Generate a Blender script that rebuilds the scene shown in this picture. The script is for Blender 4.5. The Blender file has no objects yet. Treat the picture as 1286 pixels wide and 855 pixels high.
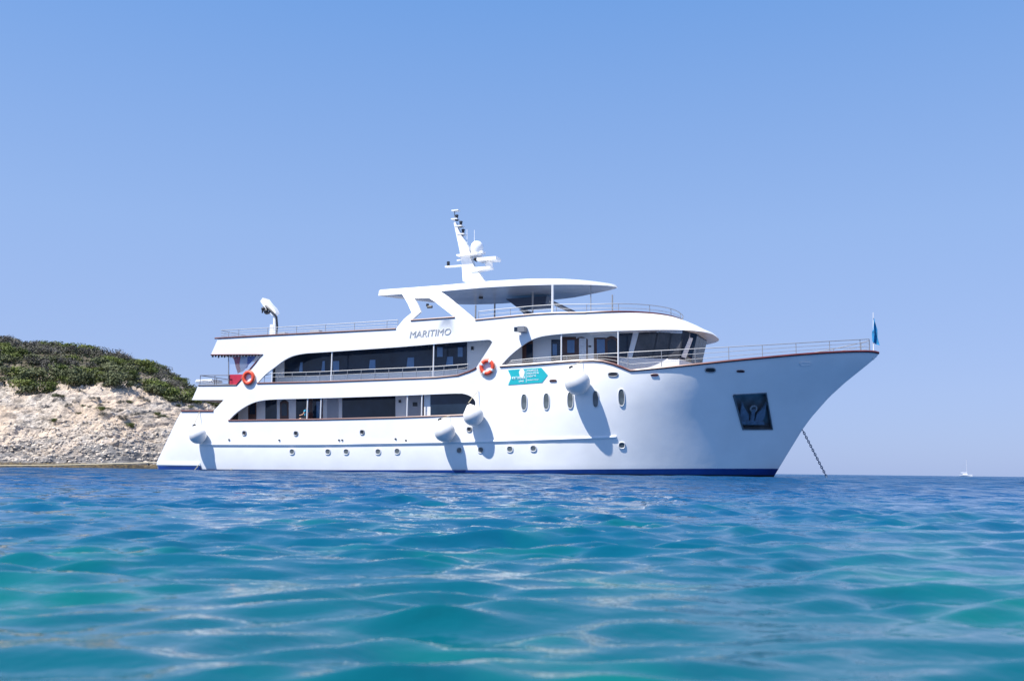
import bpy, bmesh, math, random
import numpy as np
from mathutils import Vector, Matrix, noise
from mathutils.geometry import delaunay_2d_cdt, tessellate_polygon
R = math.radians
random.seed(7); np.random.seed(7)
S = bpy.context.scene
COL = S.collection

# ------------------------------------------------------------------ camera, sky, sun, exposure
IMW, IMH, FPX = 1286, 855, 1200.0
CAM_H = 0.2
ROLL = R(0.66); PITCH = math.atan((591.1-427.5)/FPX)
fw = Vector((0, math.cos(PITCH), math.sin(PITCH))); up0 = Vector((0, -math.sin(PITCH), math.cos(PITCH)))
rt = Vector((1,0,0))*math.cos(ROLL) + up0*math.sin(ROLL); upv = up0*math.cos(ROLL) - Vector((1,0,0))*math.sin(ROLL)
cam_d = bpy.data.cameras.new('camera'); cam = bpy.data.objects.new('camera', cam_d); COL.objects.link(cam)
M = Matrix.Identity(4)
for i in range(3):
    M[i][0] = rt[i]; M[i][1] = upv[i]; M[i][2] = -fw[i]
M[2][3] = CAM_H
cam.matrix_world = M
cam_d.sensor_width = 36; cam_d.lens = 36*FPX/IMW
cam_d.clip_start = 0.05; cam_d.clip_end = 20000
cam_d.dof.use_dof = True; cam_d.dof.focus_distance = 60; cam_d.dof.aperture_fstop = 8.0
S.camera = cam
S.render.resolution_x = 1024; S.render.resolution_y = 680

SUN = Vector((-1.50, -0.95, 2.9)).normalized()
w = bpy.data.worlds.new('World'); S.world = w; w.use_nodes = True
nt = w.node_tree; nt.nodes.clear()
sky = nt.nodes.new('ShaderNodeTexSky'); sky.sky_type = 'NISHITA'; sky.sun_disc = False
sky.sun_elevation = math.asin(SUN.z); sky.sun_rotation = math.atan2(SUN.x, SUN.y)
sky.air_density = 1.0; sky.dust_density = 0.6; sky.ozone_density = 3.0; sky.altitude = 0
tint = nt.nodes.new('ShaderNodeMixRGB'); tint.blend_type = 'MULTIPLY'; tint.inputs[0].default_value = 1
tint.inputs[2].default_value = (0.80, 0.86, 1.12, 1)
tcw = nt.nodes.new('ShaderNodeTexCoord'); sxyz = nt.nodes.new('ShaderNodeSeparateXYZ'); nt.links.new(tcw.outputs['Generated'], sxyz.inputs[0])
rampw = nt.nodes.new('ShaderNodeValToRGB'); ew = rampw.color_ramp.elements
def lin(*c): return tuple(((v/255+.055)/1.055)**2.4 for v in c)
SKYC = [(0.0, lin(162,183,230)), (0.08, lin(164,186,232)), (0.24, lin(152,184,234)), (0.46, lin(116,165,230)), (1.0, lin(66,120,204))]
while len(ew) < len(SKYC): ew.new(0.5)
for i, (p_, c_) in enumerate(SKYC): ew[i].position = p_; ew[i].color = (*c_, 1)
nt.links.new(sxyz.outputs[2], rampw.inputs[0])
hz = nt.nodes.new('ShaderNodeMixRGB'); hz.blend_type = 'MULTIPLY'; hz.inputs[0].default_value = 1; hz.inputs[2].default_value = (5.45, 5.45, 5.45, 1); nt.links.new(rampw.outputs[0], hz.inputs[1])
mixw = nt.nodes.new('ShaderNodeMixRGB'); mixw.inputs[0].default_value = 0.85
bg = nt.nodes.new('ShaderNodeBackground'); bg.inputs[1].default_value = 0.10
wo = nt.nodes.new('ShaderNodeOutputWorld')
nt.links.new(sky.outputs[0], tint.inputs[1]); nt.links.new(tint.outputs[0], mixw.inputs[1]); nt.links.new(hz.outputs[0], mixw.inputs[2]); nt.links.new(mixw.outputs[0], bg.inputs[0]); nt.links.new(bg.outputs[0], wo.inputs[0])
sl = bpy.data.lights.new('sun', 'SUN'); sl.energy = 4.2; sl.angle = R(0.5); sl.color = (1, 0.96, 0.9)
so = bpy.data.objects.new('sun', sl); COL.objects.link(so); so.rotation_euler = (-SUN).to_track_quat('-Z', 'Y').to_euler()
S.view_settings.view_transform = 'Standard'; S.view_settings.look = 'None'
S.view_settings.exposure = 0.88; S.view_settings.gamma = 1
S.render.engine = 'CYCLES'

# ------------------------------------------------------------------ materials
def node_mat(name):
    m = bpy.data.materials.new(name); m.use_nodes = True
    return m, m.node_tree, m.node_tree.nodes['Principled BSDF']
def mat(name, col, rough=0.5, metal=0.0, var=0.0, vscale=3.0, bump=0.0, bscale=20.0, coat=0.0, spec=0.5):
    m, t, p = node_mat(name)
    p.inputs['Base Color'].default_value = (*col, 1); p.inputs['Roughness'].default_value = rough; p.inputs['Metallic'].default_value = metal
    p.inputs['Coat Weight'].default_value = coat; p.inputs['Specular IOR Level'].default_value = spec
    tc = t.nodes.new('ShaderNodeTexCoord')
    if var > 0:
        n = t.nodes.new('ShaderNodeTexNoise'); n.inputs['Scale'].default_value = vscale; n.inputs['Detail'].default_value = 4
        r = t.nodes.new('ShaderNodeValToRGB')
        r.color_ramp.elements[0].position = 0.3; r.color_ramp.elements[1].position = 0.7
        r.color_ramp.elements[0].color = (*[c*(1-var) for c in col], 1); r.color_ramp.elements[1].color = (*[min(1, c*(1+var)) for c in col], 1)
        t.links.new(tc.outputs['Object'], n.inputs['Vector']); t.links.new(n.outputs['Fac'], r.inputs[0]); t.links.new(r.outputs[0], p.inputs['Base Color'])
    if bump > 0:
        n = t.nodes.new('ShaderNodeTexNoise'); n.inputs['Scale'].default_value = bscale; n.inputs['Detail'].default_value = 3
        b = t.nodes.new('ShaderNodeBump'); b.inputs['Strength'].default_value = 1.0; b.inputs['Distance'].default_value = bump
        t.links.new(tc.outputs['Object'], n.inputs['Vector']); t.links.new(n.outputs['Fac'], b.inputs['Height']); t.links.new(b.outputs[0], p.inputs['Normal'])
    return m
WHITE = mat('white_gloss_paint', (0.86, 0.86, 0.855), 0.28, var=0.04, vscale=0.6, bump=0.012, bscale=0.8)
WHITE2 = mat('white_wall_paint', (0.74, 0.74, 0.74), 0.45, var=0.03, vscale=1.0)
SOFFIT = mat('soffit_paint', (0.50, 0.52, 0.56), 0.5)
ROOFU = mat('shaded_roof_underside', (0.20, 0.23, 0.30), 0.25, var=0.2, vscale=0.5)  # darkness and navy reflections of the underside put into the base colour
DECKM = mat('teak_deck', (0.32, 0.21, 0.13), 0.6, var=0.2, vscale=5)
TRIM = mat('varnished_red_trim', (0.13, 0.03, 0.028), 0.35, var=0.2, vscale=2)
TRIMD = mat('dark_trim', (0.08, 0.06, 0.06), 0.4)
STEEL = mat('stainless_steel', (0.30, 0.31, 0.33), 0.5, metal=0.3)
BLUE = mat('navy_antifouling', (0.005, 0.035, 0.19), 0.35, var=0.25, vscale=0.8)
BLACK = mat('black_antifouling', (0.012, 0.014, 0.02), 0.5, var=0.3, vscale=2)
WOOD = mat('mahogany_door', (0.075, 0.028, 0.022), 0.35, var=0.25, vscale=3)
GREY = mat('grey_paint', (0.36, 0.38, 0.42), 0.5)
DARK = mat('dark_plastic', (0.02, 0.022, 0.028), 0.4)
PANEL = mat('dark_blue_panel', (0.03, 0.045, 0.085), 0.35)
LINEN = mat('white_curtain', (0.70, 0.72, 0.76), 0.8, var=0.15, vscale=8)
FENDER = mat('white_vinyl', (0.74, 0.73, 0.71), 0.4, var=0.06, vscale=3)
ROPE = mat('pale_rope', (0.58, 0.50, 0.34), 0.9, var=0.2, vscale=20)
ORANGE = mat('orange_ring', (0.72, 0.075, 0.03), 0.45, var=0.1, vscale=8)
REFL = mat('white_band', (0.8, 0.8, 0.8), 0.4)
TEAL = mat('turquoise_banner', (0.0, 0.42, 0.46), 0.6, var=0.05, vscale=2)
LETTER = mat('white_lettering', (0.85, 0.85, 0.85), 0.5)
NAMEM = mat('grey_lettering', (0.36, 0.37, 0.38), 0.5)
IRON = mat('anchor_iron', (0.10, 0.15, 0.22), 0.55, var=0.3, vscale=5)
STAIN = mat('pocket_steel', (0.20, 0.21, 0.23), 0.4, metal=0.6, var=0.3, vscale=2)
REDC = mat('red_canvas', (0.45, 0.015, 0.05), 0.7, var=0.1)
FRED = mat('flag_red', (0.62, 0.03, 0.04), 0.8); FWHITE = mat('flag_white', (0.8, 0.8, 0.8), 0.8); FBLUE = mat('flag_blue', (0.02, 0.09, 0.45), 0.8)
BFLAG = mat('bow_flag_blue', (0.01, 0.19, 0.42), 0.8, var=0.5, vscale=3)
SKIN = mat('skin', (0.50, 0.29, 0.20), 0.5, var=0.08, vscale=6); HAIR = mat('brown_hair', (0.06, 0.04, 0.03), 0.6)
SHIRT = mat('blue_shirt', (0.03, 0.33, 0.50), 0.8, var=0.15, vscale=8); SHORTS = mat('dark_shorts', (0.05, 0.06, 0.08), 0.8)
def glass_mat(name, col, trans, rough=0.04):
    m, t, p = node_mat(name)
    p.inputs['Base Color'].default_value = (*col, 1); p.inputs['Roughness'].default_value = rough
    tr = t.nodes.new('ShaderNodeBsdfTransparent'); tr.inputs[0].default_value = (0.92, 0.95, 1, 1)
    mx = t.nodes.new('ShaderNodeMixShader'); mx.inputs[0].default_value = trans
    o = t.nodes['Material Output']
    t.links.new(p.outputs[0], mx.inputs[1]); t.links.new(tr.outputs[0], mx.inputs[2]); t.links.new(mx.outputs[0], o.inputs[0])
    return m
GLASS = mat('dark_tinted_glass', (0.014, 0.027, 0.05), 0.05, var=0.4, vscale=0.8, spec=0.4)
FGLASS = mat('front_tinted_glass', (0.006, 0.016, 0.04), 0.05, var=0.4, vscale=1.2, spec=0.08)
TGLASS = glass_mat('see_through_tinted_glass', (0.006, 0.014, 0.03), 0.45)
PORTG = mat('port_glass', (0.10, 0.12, 0.13), 0.08, var=0.4, vscale=2.0)
BLGLASS = mat('pale_blue_glass', (0.10, 0.20, 0.36), 0.06, var=0.15, vscale=1.5)
GGLASS = mat('smoked_grey_glass', (0.055, 0.055, 0.062), 0.06, var=0.5, vscale=1.3)
VINYL = glass_mat('clear_vinyl', (0.7, 0.75, 0.85), 0.90, 0.15)

# ------------------------------------------------------------------ helpers
def link(o, parent=None):
    COL.objects.link(o)
    if parent: o.parent = parent
    return o
def obj(name, bm, m, parent=None, smooth=False, sharp=35):
    me = bpy.data.meshes.new(name); bmesh.ops.recalc_face_normals(bm, faces=bm.faces)
    bm.to_mesh(me); bm.free()
    for mm in (m if isinstance(m, (list, tuple)) else [m]): me.materials.append(mm)
    if smooth:
        me.shade_smooth(); me.set_sharp_from_angle(angle=R(sharp))
    return link(bpy.data.objects.new(name, me), parent)
def tag(o, label=None, cat=None, group=None, kind=None):
    if label: o['label'] = label
    if cat: o['category'] = cat
    if group: o['group'] = group
    if kind: o['kind'] = kind
    return o
def empty(name, loc=(0,0,0), rz=0):
    o = bpy.data.objects.new(name, None); o.empty_display_size = 0.3; o.location = loc; o.rotation_euler = (0, 0, rz); return link(o)
def V(*a): return Vector(a)
def port_copy(o):
    """the same part on the port side, with its own sub-parts"""
    c = o.copy(); COL.objects.link(c); c.scale = (1, -1, 1)
    for ch in list(o.children):
        d = ch.copy(); COL.objects.link(d); d.parent = c
    return c
def box(bm, c, s, mt=None):
    r = bmesh.ops.create_cube(bm, size=1); mm = Matrix.Translation(Vector(c)) @ Matrix.Diagonal((*s, 1))
    bmesh.ops.transform(bm, matrix=(mt @ mm) if mt else mm, verts=r['verts']); return r['verts']
def tube(bm, pts, r, n=6, caps=True, r2=None):
    pts = [Vector(p) for p in pts]; rings = []
    for i, p in enumerate(pts):
        d = (pts[min(i+1, len(pts)-1)] - pts[max(i-1, 0)]).normalized()
        a = d.cross(V(0,0,1));
        if a.length < 1e-3: a = d.cross(V(0,1,0))
        a.normalize(); b = a.cross(d)
        rr = r if r2 is None else r+(r2-r)*i/max(1, len(pts)-1)
        rings.append([bm.verts.new(p + (a*math.cos(t)+b*math.sin(t))*rr) for t in [2*math.pi*k/n for k in range(n)]])
    for q in range(len(rings)-1):
        for k in range(n): bm.faces.new((rings[q][k], rings[q][(k+1)%n], rings[q+1][(k+1)%n], rings[q+1][k]))
    if caps: bm.faces.new(rings[0]); bm.faces.new(rings[-1])
def prism(bm, poly, y0, y1):
    """poly in (x,z), pushed out from y0 to y1 (numbers or functions of z)"""
    f0 = y0 if callable(y0) else (lambda z: y0); f1 = y1 if callable(y1) else (lambda z: y1)
    a = [bm.verts.new((x, f0(z), z)) for x, z in poly]; b = [bm.verts.new((x, f1(z), z)) for x, z in poly]
    n = len(poly)
    for tri in tessellate_polygon([[Vector((x, z, 0)) for x, z in poly]]):
        bm.faces.new([a[i] for i in tri]); bm.faces.new([b[i] for i in tri[::-1]])
    for i in range(n): bm.faces.new((a[i], b[i], b[(i+1)%n], a[(i+1)%n]))
def lathe(bm, prof, n=24, mt=None):
    rings = []
    for r, z in prof:
        if r < 1e-5: rings.append([bm.verts.new((0,0,z))])
        else: rings.append([bm.verts.new((r*math.cos(2*math.pi*k/n), r*math.sin(2*math.pi*k/n), z)) for k in range(n)])
    vs = [v for q in rings for v in q]
    for a, b in zip(rings, rings[1:]):
        for k in range(n):
            if len(a) == 1 and len(b) == 1: continue
            if len(a) == 1: bm.faces.new((a[0], b[k], b[(k+1)%n]))
            elif len(b) == 1: bm.faces.new((a[k], a[(k+1)%n], b[0]))
            else: bm.faces.new((a[k], a[(k+1)%n], b[(k+1)%n], b[k]))
    if mt: bmesh.ops.transform(bm, matrix=mt, verts=vs)
def BM(): return bmesh.new()
def sphere(bm, c, r, sc=(1,1,1), n=16):
    q = bmesh.ops.create_uvsphere(bm, u_segments=n, v_segments=n//2+2, radius=r)
    bmesh.ops.transform(bm, matrix=Matrix.Translation(Vector(c)) @ Matrix.Diagonal((*sc, 1)), verts=q['verts'])
def interp(x, pts):
    return float(np.interp(x, [p[0] for p in pts], [p[1] for p in pts]))

# ------------------------------------------------------------------ the ship's frame and the survey of its features
TH = R(22); ORG = Vector((-22.395, 69.396, 0)); HB = 4.3
sf = V(math.cos(TH), -math.sin(TH), 0); sp = V(math.sin(TH), math.cos(TH), 0)
EYE = V(0, 0, CAM_H)
EL = V((EYE-ORG).dot(sf), (EYE-ORG).dot(sp), CAM_H)          # survey station in ship axes
def sight(px, py):
    d = fw*FPX + rt*(px-IMW/2) - upv*(py-IMH/2); return V(d.dot(sf), d.dot(sp), d.z).normalized()
def wsight(px, py):
    return (fw*FPX + rt*(px-IMW/2) - upv*(py-IMH/2)).normalized()
def hp(px, py, y):
    d = sight(px, py); return EL + d*((y-EL.y)/d.y)
def hit(px, py, y):
    q = hp(px, py, y); return (q.x, q.z)
def hpx(px, x, y):
    """height-free: z where the sight line of column px ... not needed"""
def toworld(p): return ORG + sf*p[0] + sp*p[1] + V(0,0,p[2])
def topx(p):
    v = toworld(p) - EYE; z = v.dot(fw); return (IMW/2 + FPX*v.dot(rt)/z, IMH/2 - FPX*v.dot(upv)/z)
STEM = [(-1.5, 39.3)] + sorted([(lambda q: (q[1], q[0]))(hit(a, b, 0)) for a, b in [(972.3,597.4),(987.7,572),(1007.4,539.8),(1018.6,524.4),(1041,499),(1060.7,481),(1088.8,458.4),(1103,446.5)]])
STEM += [(STEM[-1][0]+0.25, STEM[-1][1]+0.12), (14, STEM[-1][1]+0.15)]
def x_stem(z): return interp(z, STEM)
def hull_b(x, z):
    d = x_stem(z) - x
    if d <= 0: return 0.0
    t = min(max(z/6.4, 0), 1); t = t**1.5
    Le = 15.4 + (13.2-15.4)*t; p = 2.2 + (2.7-2.2)*t
    s = min(d/Le, 1)
    b = HB*(1-(1-s)**p)
    if z < 0: b *= 1 + 0.10*z
    return b
def hull_n(x, z):
    e = 0.05; bx = (hull_b(x+e, z)-hull_b(x-e, z))/(2*e); bz = (hull_b(x, z+e)-hull_b(x, z-e))/(2*e)
    return V(-bx, -1, -bz).normalized()
def hh(px, py, off=0.0):
    """where the sight line meets the starboard side; off = metres proud of it"""
    d = sight(px, py)
    t0 = (-HB-0.6-EL.y)/d.y; t1 = (1.2-EL.y)/d.y
    def f(t):
        q = EL + d*t; return q.y + hull_b(q.x, q.z)
    ta = t0; N = 60; tb = None
    for i in range(1, N+1):
        t = t0 + (t1-t0)*i/N
        if f(t) >= 0: tb = t; break
        ta = t
    if tb is None: tb = ta = -EL.y/d.y
    for _ in range(40):
        tm = (ta+tb)/2
        if f(tm) >= 0: tb = tm
        else: ta = tm
    q = EL + d*tb
    return q + hull_n(q.x, q.z)*off if off else q
def hh2(px, py): q = hh(px, py); return (q.x, q.z)
def frame(q, n):
    z = n.normalized(); y = (V(0,0,1) - z*z.z).normalized(); x = y.cross(z)
    m = Matrix.Identity(4)
    for i in range(3): m[i][0] = x[i]; m[i][1] = y[i]; m[i][2] = z[i]; m[i][3] = q[i]
    return m
def hull_frame(px, py, off=0.0):
    q = hh(px, py); n = hull_n(q.x, q.z); return frame(q + n*off, n)
def resample(pts, step):
    pts = [Vector(p) for p in pts]; out = [pts[0]]
    for a, b in zip(pts, pts[1:]):
        n = max(1, int((b-a).length/step))
        for i in range(1, n+1): out.append(a.lerp(b, i/n))
    return out
def mirror(pts): return [V(p[0], -p[1], p[2]) for p in pts]
def smoothpx(pts, n=6):
    """Catmull-Rom through traced points"""
    P = [Vector((*p, 0)) for p in pts]; out = []
    for i in range(len(P)-1):
        p0 = P[max(i-1, 0)]; p1 = P[i]; p2 = P[i+1]; p3 = P[min(i+2, len(P)-1)]
        for k in range(n):
            t = k/n
            q = 0.5*((2*p1) + (p2-p0)*t + (2*p0-5*p1+4*p2-p3)*t*t + (3*p1-p0-3*p2+p3)*t**3); out.append((q.x, q.y))
    out.append(tuple(pts[-1])); return out

ship = empty('passenger_ship', ORG, -TH)
tag(ship, 'white three deck cruise ship with round roofed sun deck and mast, anchored off rocky shore', 'ship')

# ---- sheer lines
SHEER_PX = [(628,460),(664,457.8),(700,455),(725,453.2),(745,452.6),(757,453.6),(770,457),(782,461.5),(792,465.5)]
BOW_PX = [(792,465.5),(830,462),(870,458),(920,452.8),(960,449),(1000,445.4),(1040,442.6),(1075,441.2),(1095,441.4),(1103,443)]
UPTOP_PX = smoothpx([(628,460),(640,447),(652,437),(664,428.5),(680,422.5),(705,419.3),(736,417.3)], 4)
XS = hit(736, 400, -HB)[0]                                   # the side plating hands over to the rounded wheelhouse roof here
def side_poly():
    P = [hh2(*p) for p in [(200,588.5),(197,580),(205,563),(213,546),(221,529),(228,516),(268,516),(281,502),(241,502),(249,484),(297,483.5),(330,444.5),(265,445),(274,424.5)]]
    P[0] = (P[0][0]+0.05, -0.7)
    P += [hh2(*p) for p in [(340,420.5),(420,416.5),(497,412.5),(516,402),(571,398),(597,401.5),(640,397.3),(670,394.6),(698,393),(736,392.6)]]
    P += [hh2(*p) for p in UPTOP_PX[::-1]]
    P += [hh2(*p) for p in SHEER_PX[1:]] + [hh2(*p) for p in smoothpx(BOW_PX, 3)[1:-1]]
    # stem
    ztop = P[-1][1]
    for z in np.linspace(ztop-0.02, -0.7, 34): P.append((x_stem(z), float(z)))
    return P
OUT = side_poly()
MAIN_PX = smoothpx([(287,528),(293,521.5),(301,515),(311,508.8),(321,504.6),(333,502.2),(350,501.2)], 3) + [(420,499.4),(500,496.8),(570,494)] + smoothpx([(580,494),(588,496),(594,500),(597,505),(596,510),(590,516),(583,521)], 3)[0:] + [(497,524.2),(400,526.6)]
UP_PX = smoothpx([(323,481.2),(333,470.5),(345,461),(358,451.5),(370,446.2),(384,443.6)], 3) + [(420,441.3),(500,435.8),(560,430.8),(612,426.6)] + smoothpx([(615,426.8),(617.6,429),(616.5,433),(598,461.6)], 2) + smoothpx([(597,463),(589.5,466.5),(575,471.4),(547,474)], 3) + [(480,476.6),(400,479.6)]
HOLES = [[hh2(*p) for p in MAIN_PX], [hh2(*p) for p in UP_PX]]
POCKET = [hh2(*p) for p in [(921,496),(962,493.4),(970,539),(933,539)]]
HOLES.append(POCKET)
def inside(p, poly):
    c = False; n = len(poly); x, y = p
    for i in range(n):
        x1, y1 = poly[i]; x2, y2 = poly[(i+1)%n]
        if (y1 > y) != (y2 > y) and x < (x2-x1)*(y-y1)/(y2-y1)+x1: c = not c
    return c
def segd(p, poly):
    P = np.array(poly); Q = np.roll(P, -1, 0); d = Q-P; v = np.array(p)-P
    t = np.clip((v*d).sum(1)/np.maximum((d*d).sum(1), 1e-9), 0, 1); return np.sqrt((((v-d*t[:,None]))**2).sum(1)).min()
def densify(poly, st):
    o = []
    for a, b in zip(poly, poly[1:]+poly[:1]):
        n = max(1, int(math.hypot(b[0]-a[0], b[1]-a[1])/st))
        for i in range(n): o.append((a[0]+(b[0]-a[0])*i/n, a[1]+(b[1]-a[1])*i/n))
    return o
def plate(loops, y_of, thick, name, m, parent, step=0.45, xfine=27.0):
    loops = [densify(l, step) for l in loops]
    vs = []; ed = []
    for l in loops:
        n0 = len(vs); vs += [Vector(p) for p in l]; ed += [(n0+i, n0+(i+1)%len(l)) for i in range(len(l))]
    xs = [p[0] for p in loops[0]]; zs = [p[1] for p in loops[0]]
    x = min(xs)
    while x < max(xs):
        st = step if x > xfine else 1.3
        z = min(zs)
        while z < max(zs):
            p = (x+random.uniform(-.05,.05)*st, z+random.uniform(-.05,.05)*st)
            if inside(p, loops[0]) and not any(inside(p, h) for h in loops[1:]) and min(segd(p, l) for l in loops) > 0.14: vs.append(Vector(p))
            z += st
        x += st
    co, edges, faces, _, _, _ = delaunay_2d_cdt(vs, ed, [], 0, 1e-6)
    good = []
    for f in faces:
        c = sum((co[i] for i in f), Vector((0,0)))/len(f)
        if inside(c, loops[0]) and not any(inside(c, h) for h in loops[1:]): good.append(f)
    bm = BM()
    for sgn in (-1, 1):
        A = {}; B = {}
        def a(i, D, off):
            if i not in D:
                y = max(y_of(co[i].x, co[i].y)-off, 0.0); D[i] = bm.verts.new((co[i].x, sgn*y, co[i].y))
            return D[i]
        cnt = {}
        for f in good:
            ids = list(f)
            p0, p1, p2 = co[ids[0]], co[ids[1]], co[ids[2]]
            ccw = (p1-p0).cross(p2-p0) > 0
            if ccw != (sgn < 0): ids = ids[::-1]      # outward normals
            try: bm.faces.new([a(i, A, 0) for i in ids])
            except ValueError: pass
            try: bm.faces.new([a(i, B, thick) for i in ids[::-1]])
            except ValueError: pass
            for k in range(3):
                e = (ids[k], ids[(k+1)%3]); key = tuple(sorted(e)); cnt.setdefault(key, []).append(e)
        for key, es in cnt.items():
            if len(es) == 1:
                i, j = es[0]
                q = [(co[i].x, y_of(co[i].x, co[i].y)), (co[j].x, y_of(co[j].x, co[j].y))]
                if q[0][1] < 0.02 and q[1][1] < 0.02: continue
                vv = [bm.verts.new(A[i].co), bm.verts.new(B[i].co), bm.verts.new(B[j].co), bm.verts.new(A[j].co)]
                bm.faces.new(vv)
    bmesh.ops.remove_doubles(bm, verts=bm.verts, dist=2e-4)
    me = bpy.data.meshes.new(name); bm.to_mesh(me); bm.free(); me.materials.append(m); me.shade_smooth(); me.set_sharp_from_angle(angle=R(42))
    return link(bpy.data.objects.new(name, me), parent)
hull = plate([OUT]+HOLES, hull_b, 0.12, 'hull', WHITE, ship)

# transom and closing plates at the stern
bm = BM()
prof = [hh2(*p) for p in [(197,580),(205,563),(213,546),(221,529),(228,516)]]
prof = [(x+0.35, z) for x, z in prof]; prof = [(prof[0][0], -0.7)] + prof
prism(bm, prof + [(prof[-1][0]+0.15, prof[-1][1]), (prof[0][0]+0.15, -0.7)], -HB+0.13, HB-0.13)
obj('transom', bm, WHITE, ship)
for nm, (pa, pb) in dict(upper_deck_stern_band=((241,502),(249,484)), sun_deck_stern_band=((265,445),(274,424.5))).items():
    a = hit(*pa, -HB); b = hit(*pb, -HB); bm = BM()
    prism(bm, [(a[0]+.04, a[1]), (b[0]+.04, b[1]), (b[0]+.16, b[1]), (a[0]+.16, a[1])], -HB+0.13, HB-0.13); obj(nm, bm, WHITE, ship)

# decks: slabs that follow the sheer
def deck(name, x0, x1, zf, th, m, n=40, yin=0.14, bfun=None):
    bm = BM(); L = []; 
    for i in range(n+1):
        x = x0+(x1-x0)*i/n; z = zf(x); b = max((bfun or hull_b)(x, z)-yin, 0.02)
        L.append([bm.verts.new((x, s*b, z+dz)) for dz in (0, th) for s in (-1, 1)])
    for p, q in zip(L, L[1:]):
        bm.faces.new((p[0], p[1], q[1], q[0])); bm.faces.new((p[2], q[2], q[3], p[3])); bm.faces.new((p[0], q[0], q[2], p[2])); bm.faces.new((p[1], p[3], q[3], q[1]))
    bm.faces.new(L[0]); bm.faces.new(L[-1])
    return obj(name, bm, m, ship)
def zup(x): return 4.74 + max(0, x-8.4)*0.010
def zsun(x): return 7.72 + max(0, x-11.3)*0.0265
deck('main_deck', 1.9, 26, lambda x: 2.35, 0.12, DECKM)
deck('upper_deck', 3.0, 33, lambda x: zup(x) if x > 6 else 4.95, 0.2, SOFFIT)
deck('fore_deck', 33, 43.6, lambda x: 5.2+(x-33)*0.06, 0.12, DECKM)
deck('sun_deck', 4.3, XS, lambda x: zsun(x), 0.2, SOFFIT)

# ---- paint bands at the waterline, rubbing strake
BL = sorted([(lambda q: (q.x, q.z))(hh(*p)) for p in [(255,589),(420,590.0),(640,589.9),(780,588.8),(880,588.2),(965,588.2)]])
def band(name, ztop, zbot, off, m, x0, x1):
    bm = BM()
    for s in (-1,):
        prev = None
        for i in range(91):
            x = x0+(x1-x0)*i/90; zt = ztop(x)
            row = []
            for k in range(6):
                z = zbot + (zt-zbot)*k/5; xx = min(x, x_stem(z)-0.01) if i < 90 else x_stem(z)+0.004
                row.append(bm.verts.new((xx, s*(hull_b(xx, z)+off), z)))
            if prev:
                for k in range(5): bm.faces.new((prev[k], row[k], row[k+1], prev[k+1]))
            prev = row
    return port_copy(obj(name, bm, m, ship, smooth=True))
band('boot_stripe', lambda x: interp(x, BL), -0.68, 0.006, BLUE, 2.7, 40.4)
band('waterline_band', lambda x: 0.04+0.10*max(0, (x-20)/20), -0.66, 0.012, BLACK, 2.7, 40.3)
bm = BM()
a = hit(199.5, 583, -HB); b = hit(251, 584, -HB)
prism(bm, [(a[0], -0.6), (a[0]-0.02, 0.25), (b[0], 0.25), (b[0], -0.6)], -HB-0.03, -HB+0.2)
obj('stern_boot_stripe', bm, BLUE, ship)
bm = BM(); c = hit(197.5, 582, -HB); prism(bm, [(c[0]-.05, 0.30), (c[0], 0.52), (b[0], 0.52), (b[0]+.05, 0.30)], -HB-0.06, -HB+0.1)
bmesh.ops.bevel(bm, geom=bm.edges[:], offset=0.03, segments=2, affect='EDGES'); obj('platform_lip', bm, WHITE, ship)
STR = smoothpx([(252,558),(330,558.1),(400,558),(460,557),(520,556),(580,555),(640,553.4),(700,551.4),(750,549.5),(774,548.4)], 3)
bm = BM(); pts = [hh(*p) for p in STR]
tube(bm, pts, 0.09, 8); port_copy(obj('rubbing_strake', bm, WHITE, ship, smooth=True))

# ---- trims
def trim(name, pxs, r=0.055, m=TRIM, up=0.0, mir=True, off=0.0):
    bm = BM(); pts = [hh(*p, off)+V(0,0,up) for p in pxs]; pts = resample(pts, 0.6)
    tube(bm, pts, r, 6)
    o = obj(name, bm, m, ship, smooth=True)
    if mir: port_copy(o)
    return o
trim('cap_rail', [(228,516),(268,516)], 0.07)
trim('cap_rail', [(287,528),(400,526.6),(497,524.2),(584,521)], 0.06)
trim('cap_rail', [(323,481.2),(400,479.6),(480,476.6),(547,474),(575,471.4),(589.5,466.5),(597,463),(598,461.6)], 0.06)
trim('cap_rail', [(270,424.8),(340,420.8),(420,416.8),(497,412.8)], 0.06)
trim('cap_rail', [(516,402.3),(571,398.3)], 0.06)
FWD_TRIM = [(597,401.8),(640,397.4),(670,394.7),(698,393.1),(736,392.7)]
trim('cap_rail', FWD_TRIM, 0.055)
trim('cap_rail', SHEER_PX + smoothpx(BOW_PX, 3)[1:], 0.075, off=0.01)
trim('edge_trim', [(265,445.5),(330,445),(297,483.5)], 0.05)
trim('edge_trim', [(249,484),(297,483.5)], 0.05, TRIMD)

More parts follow.
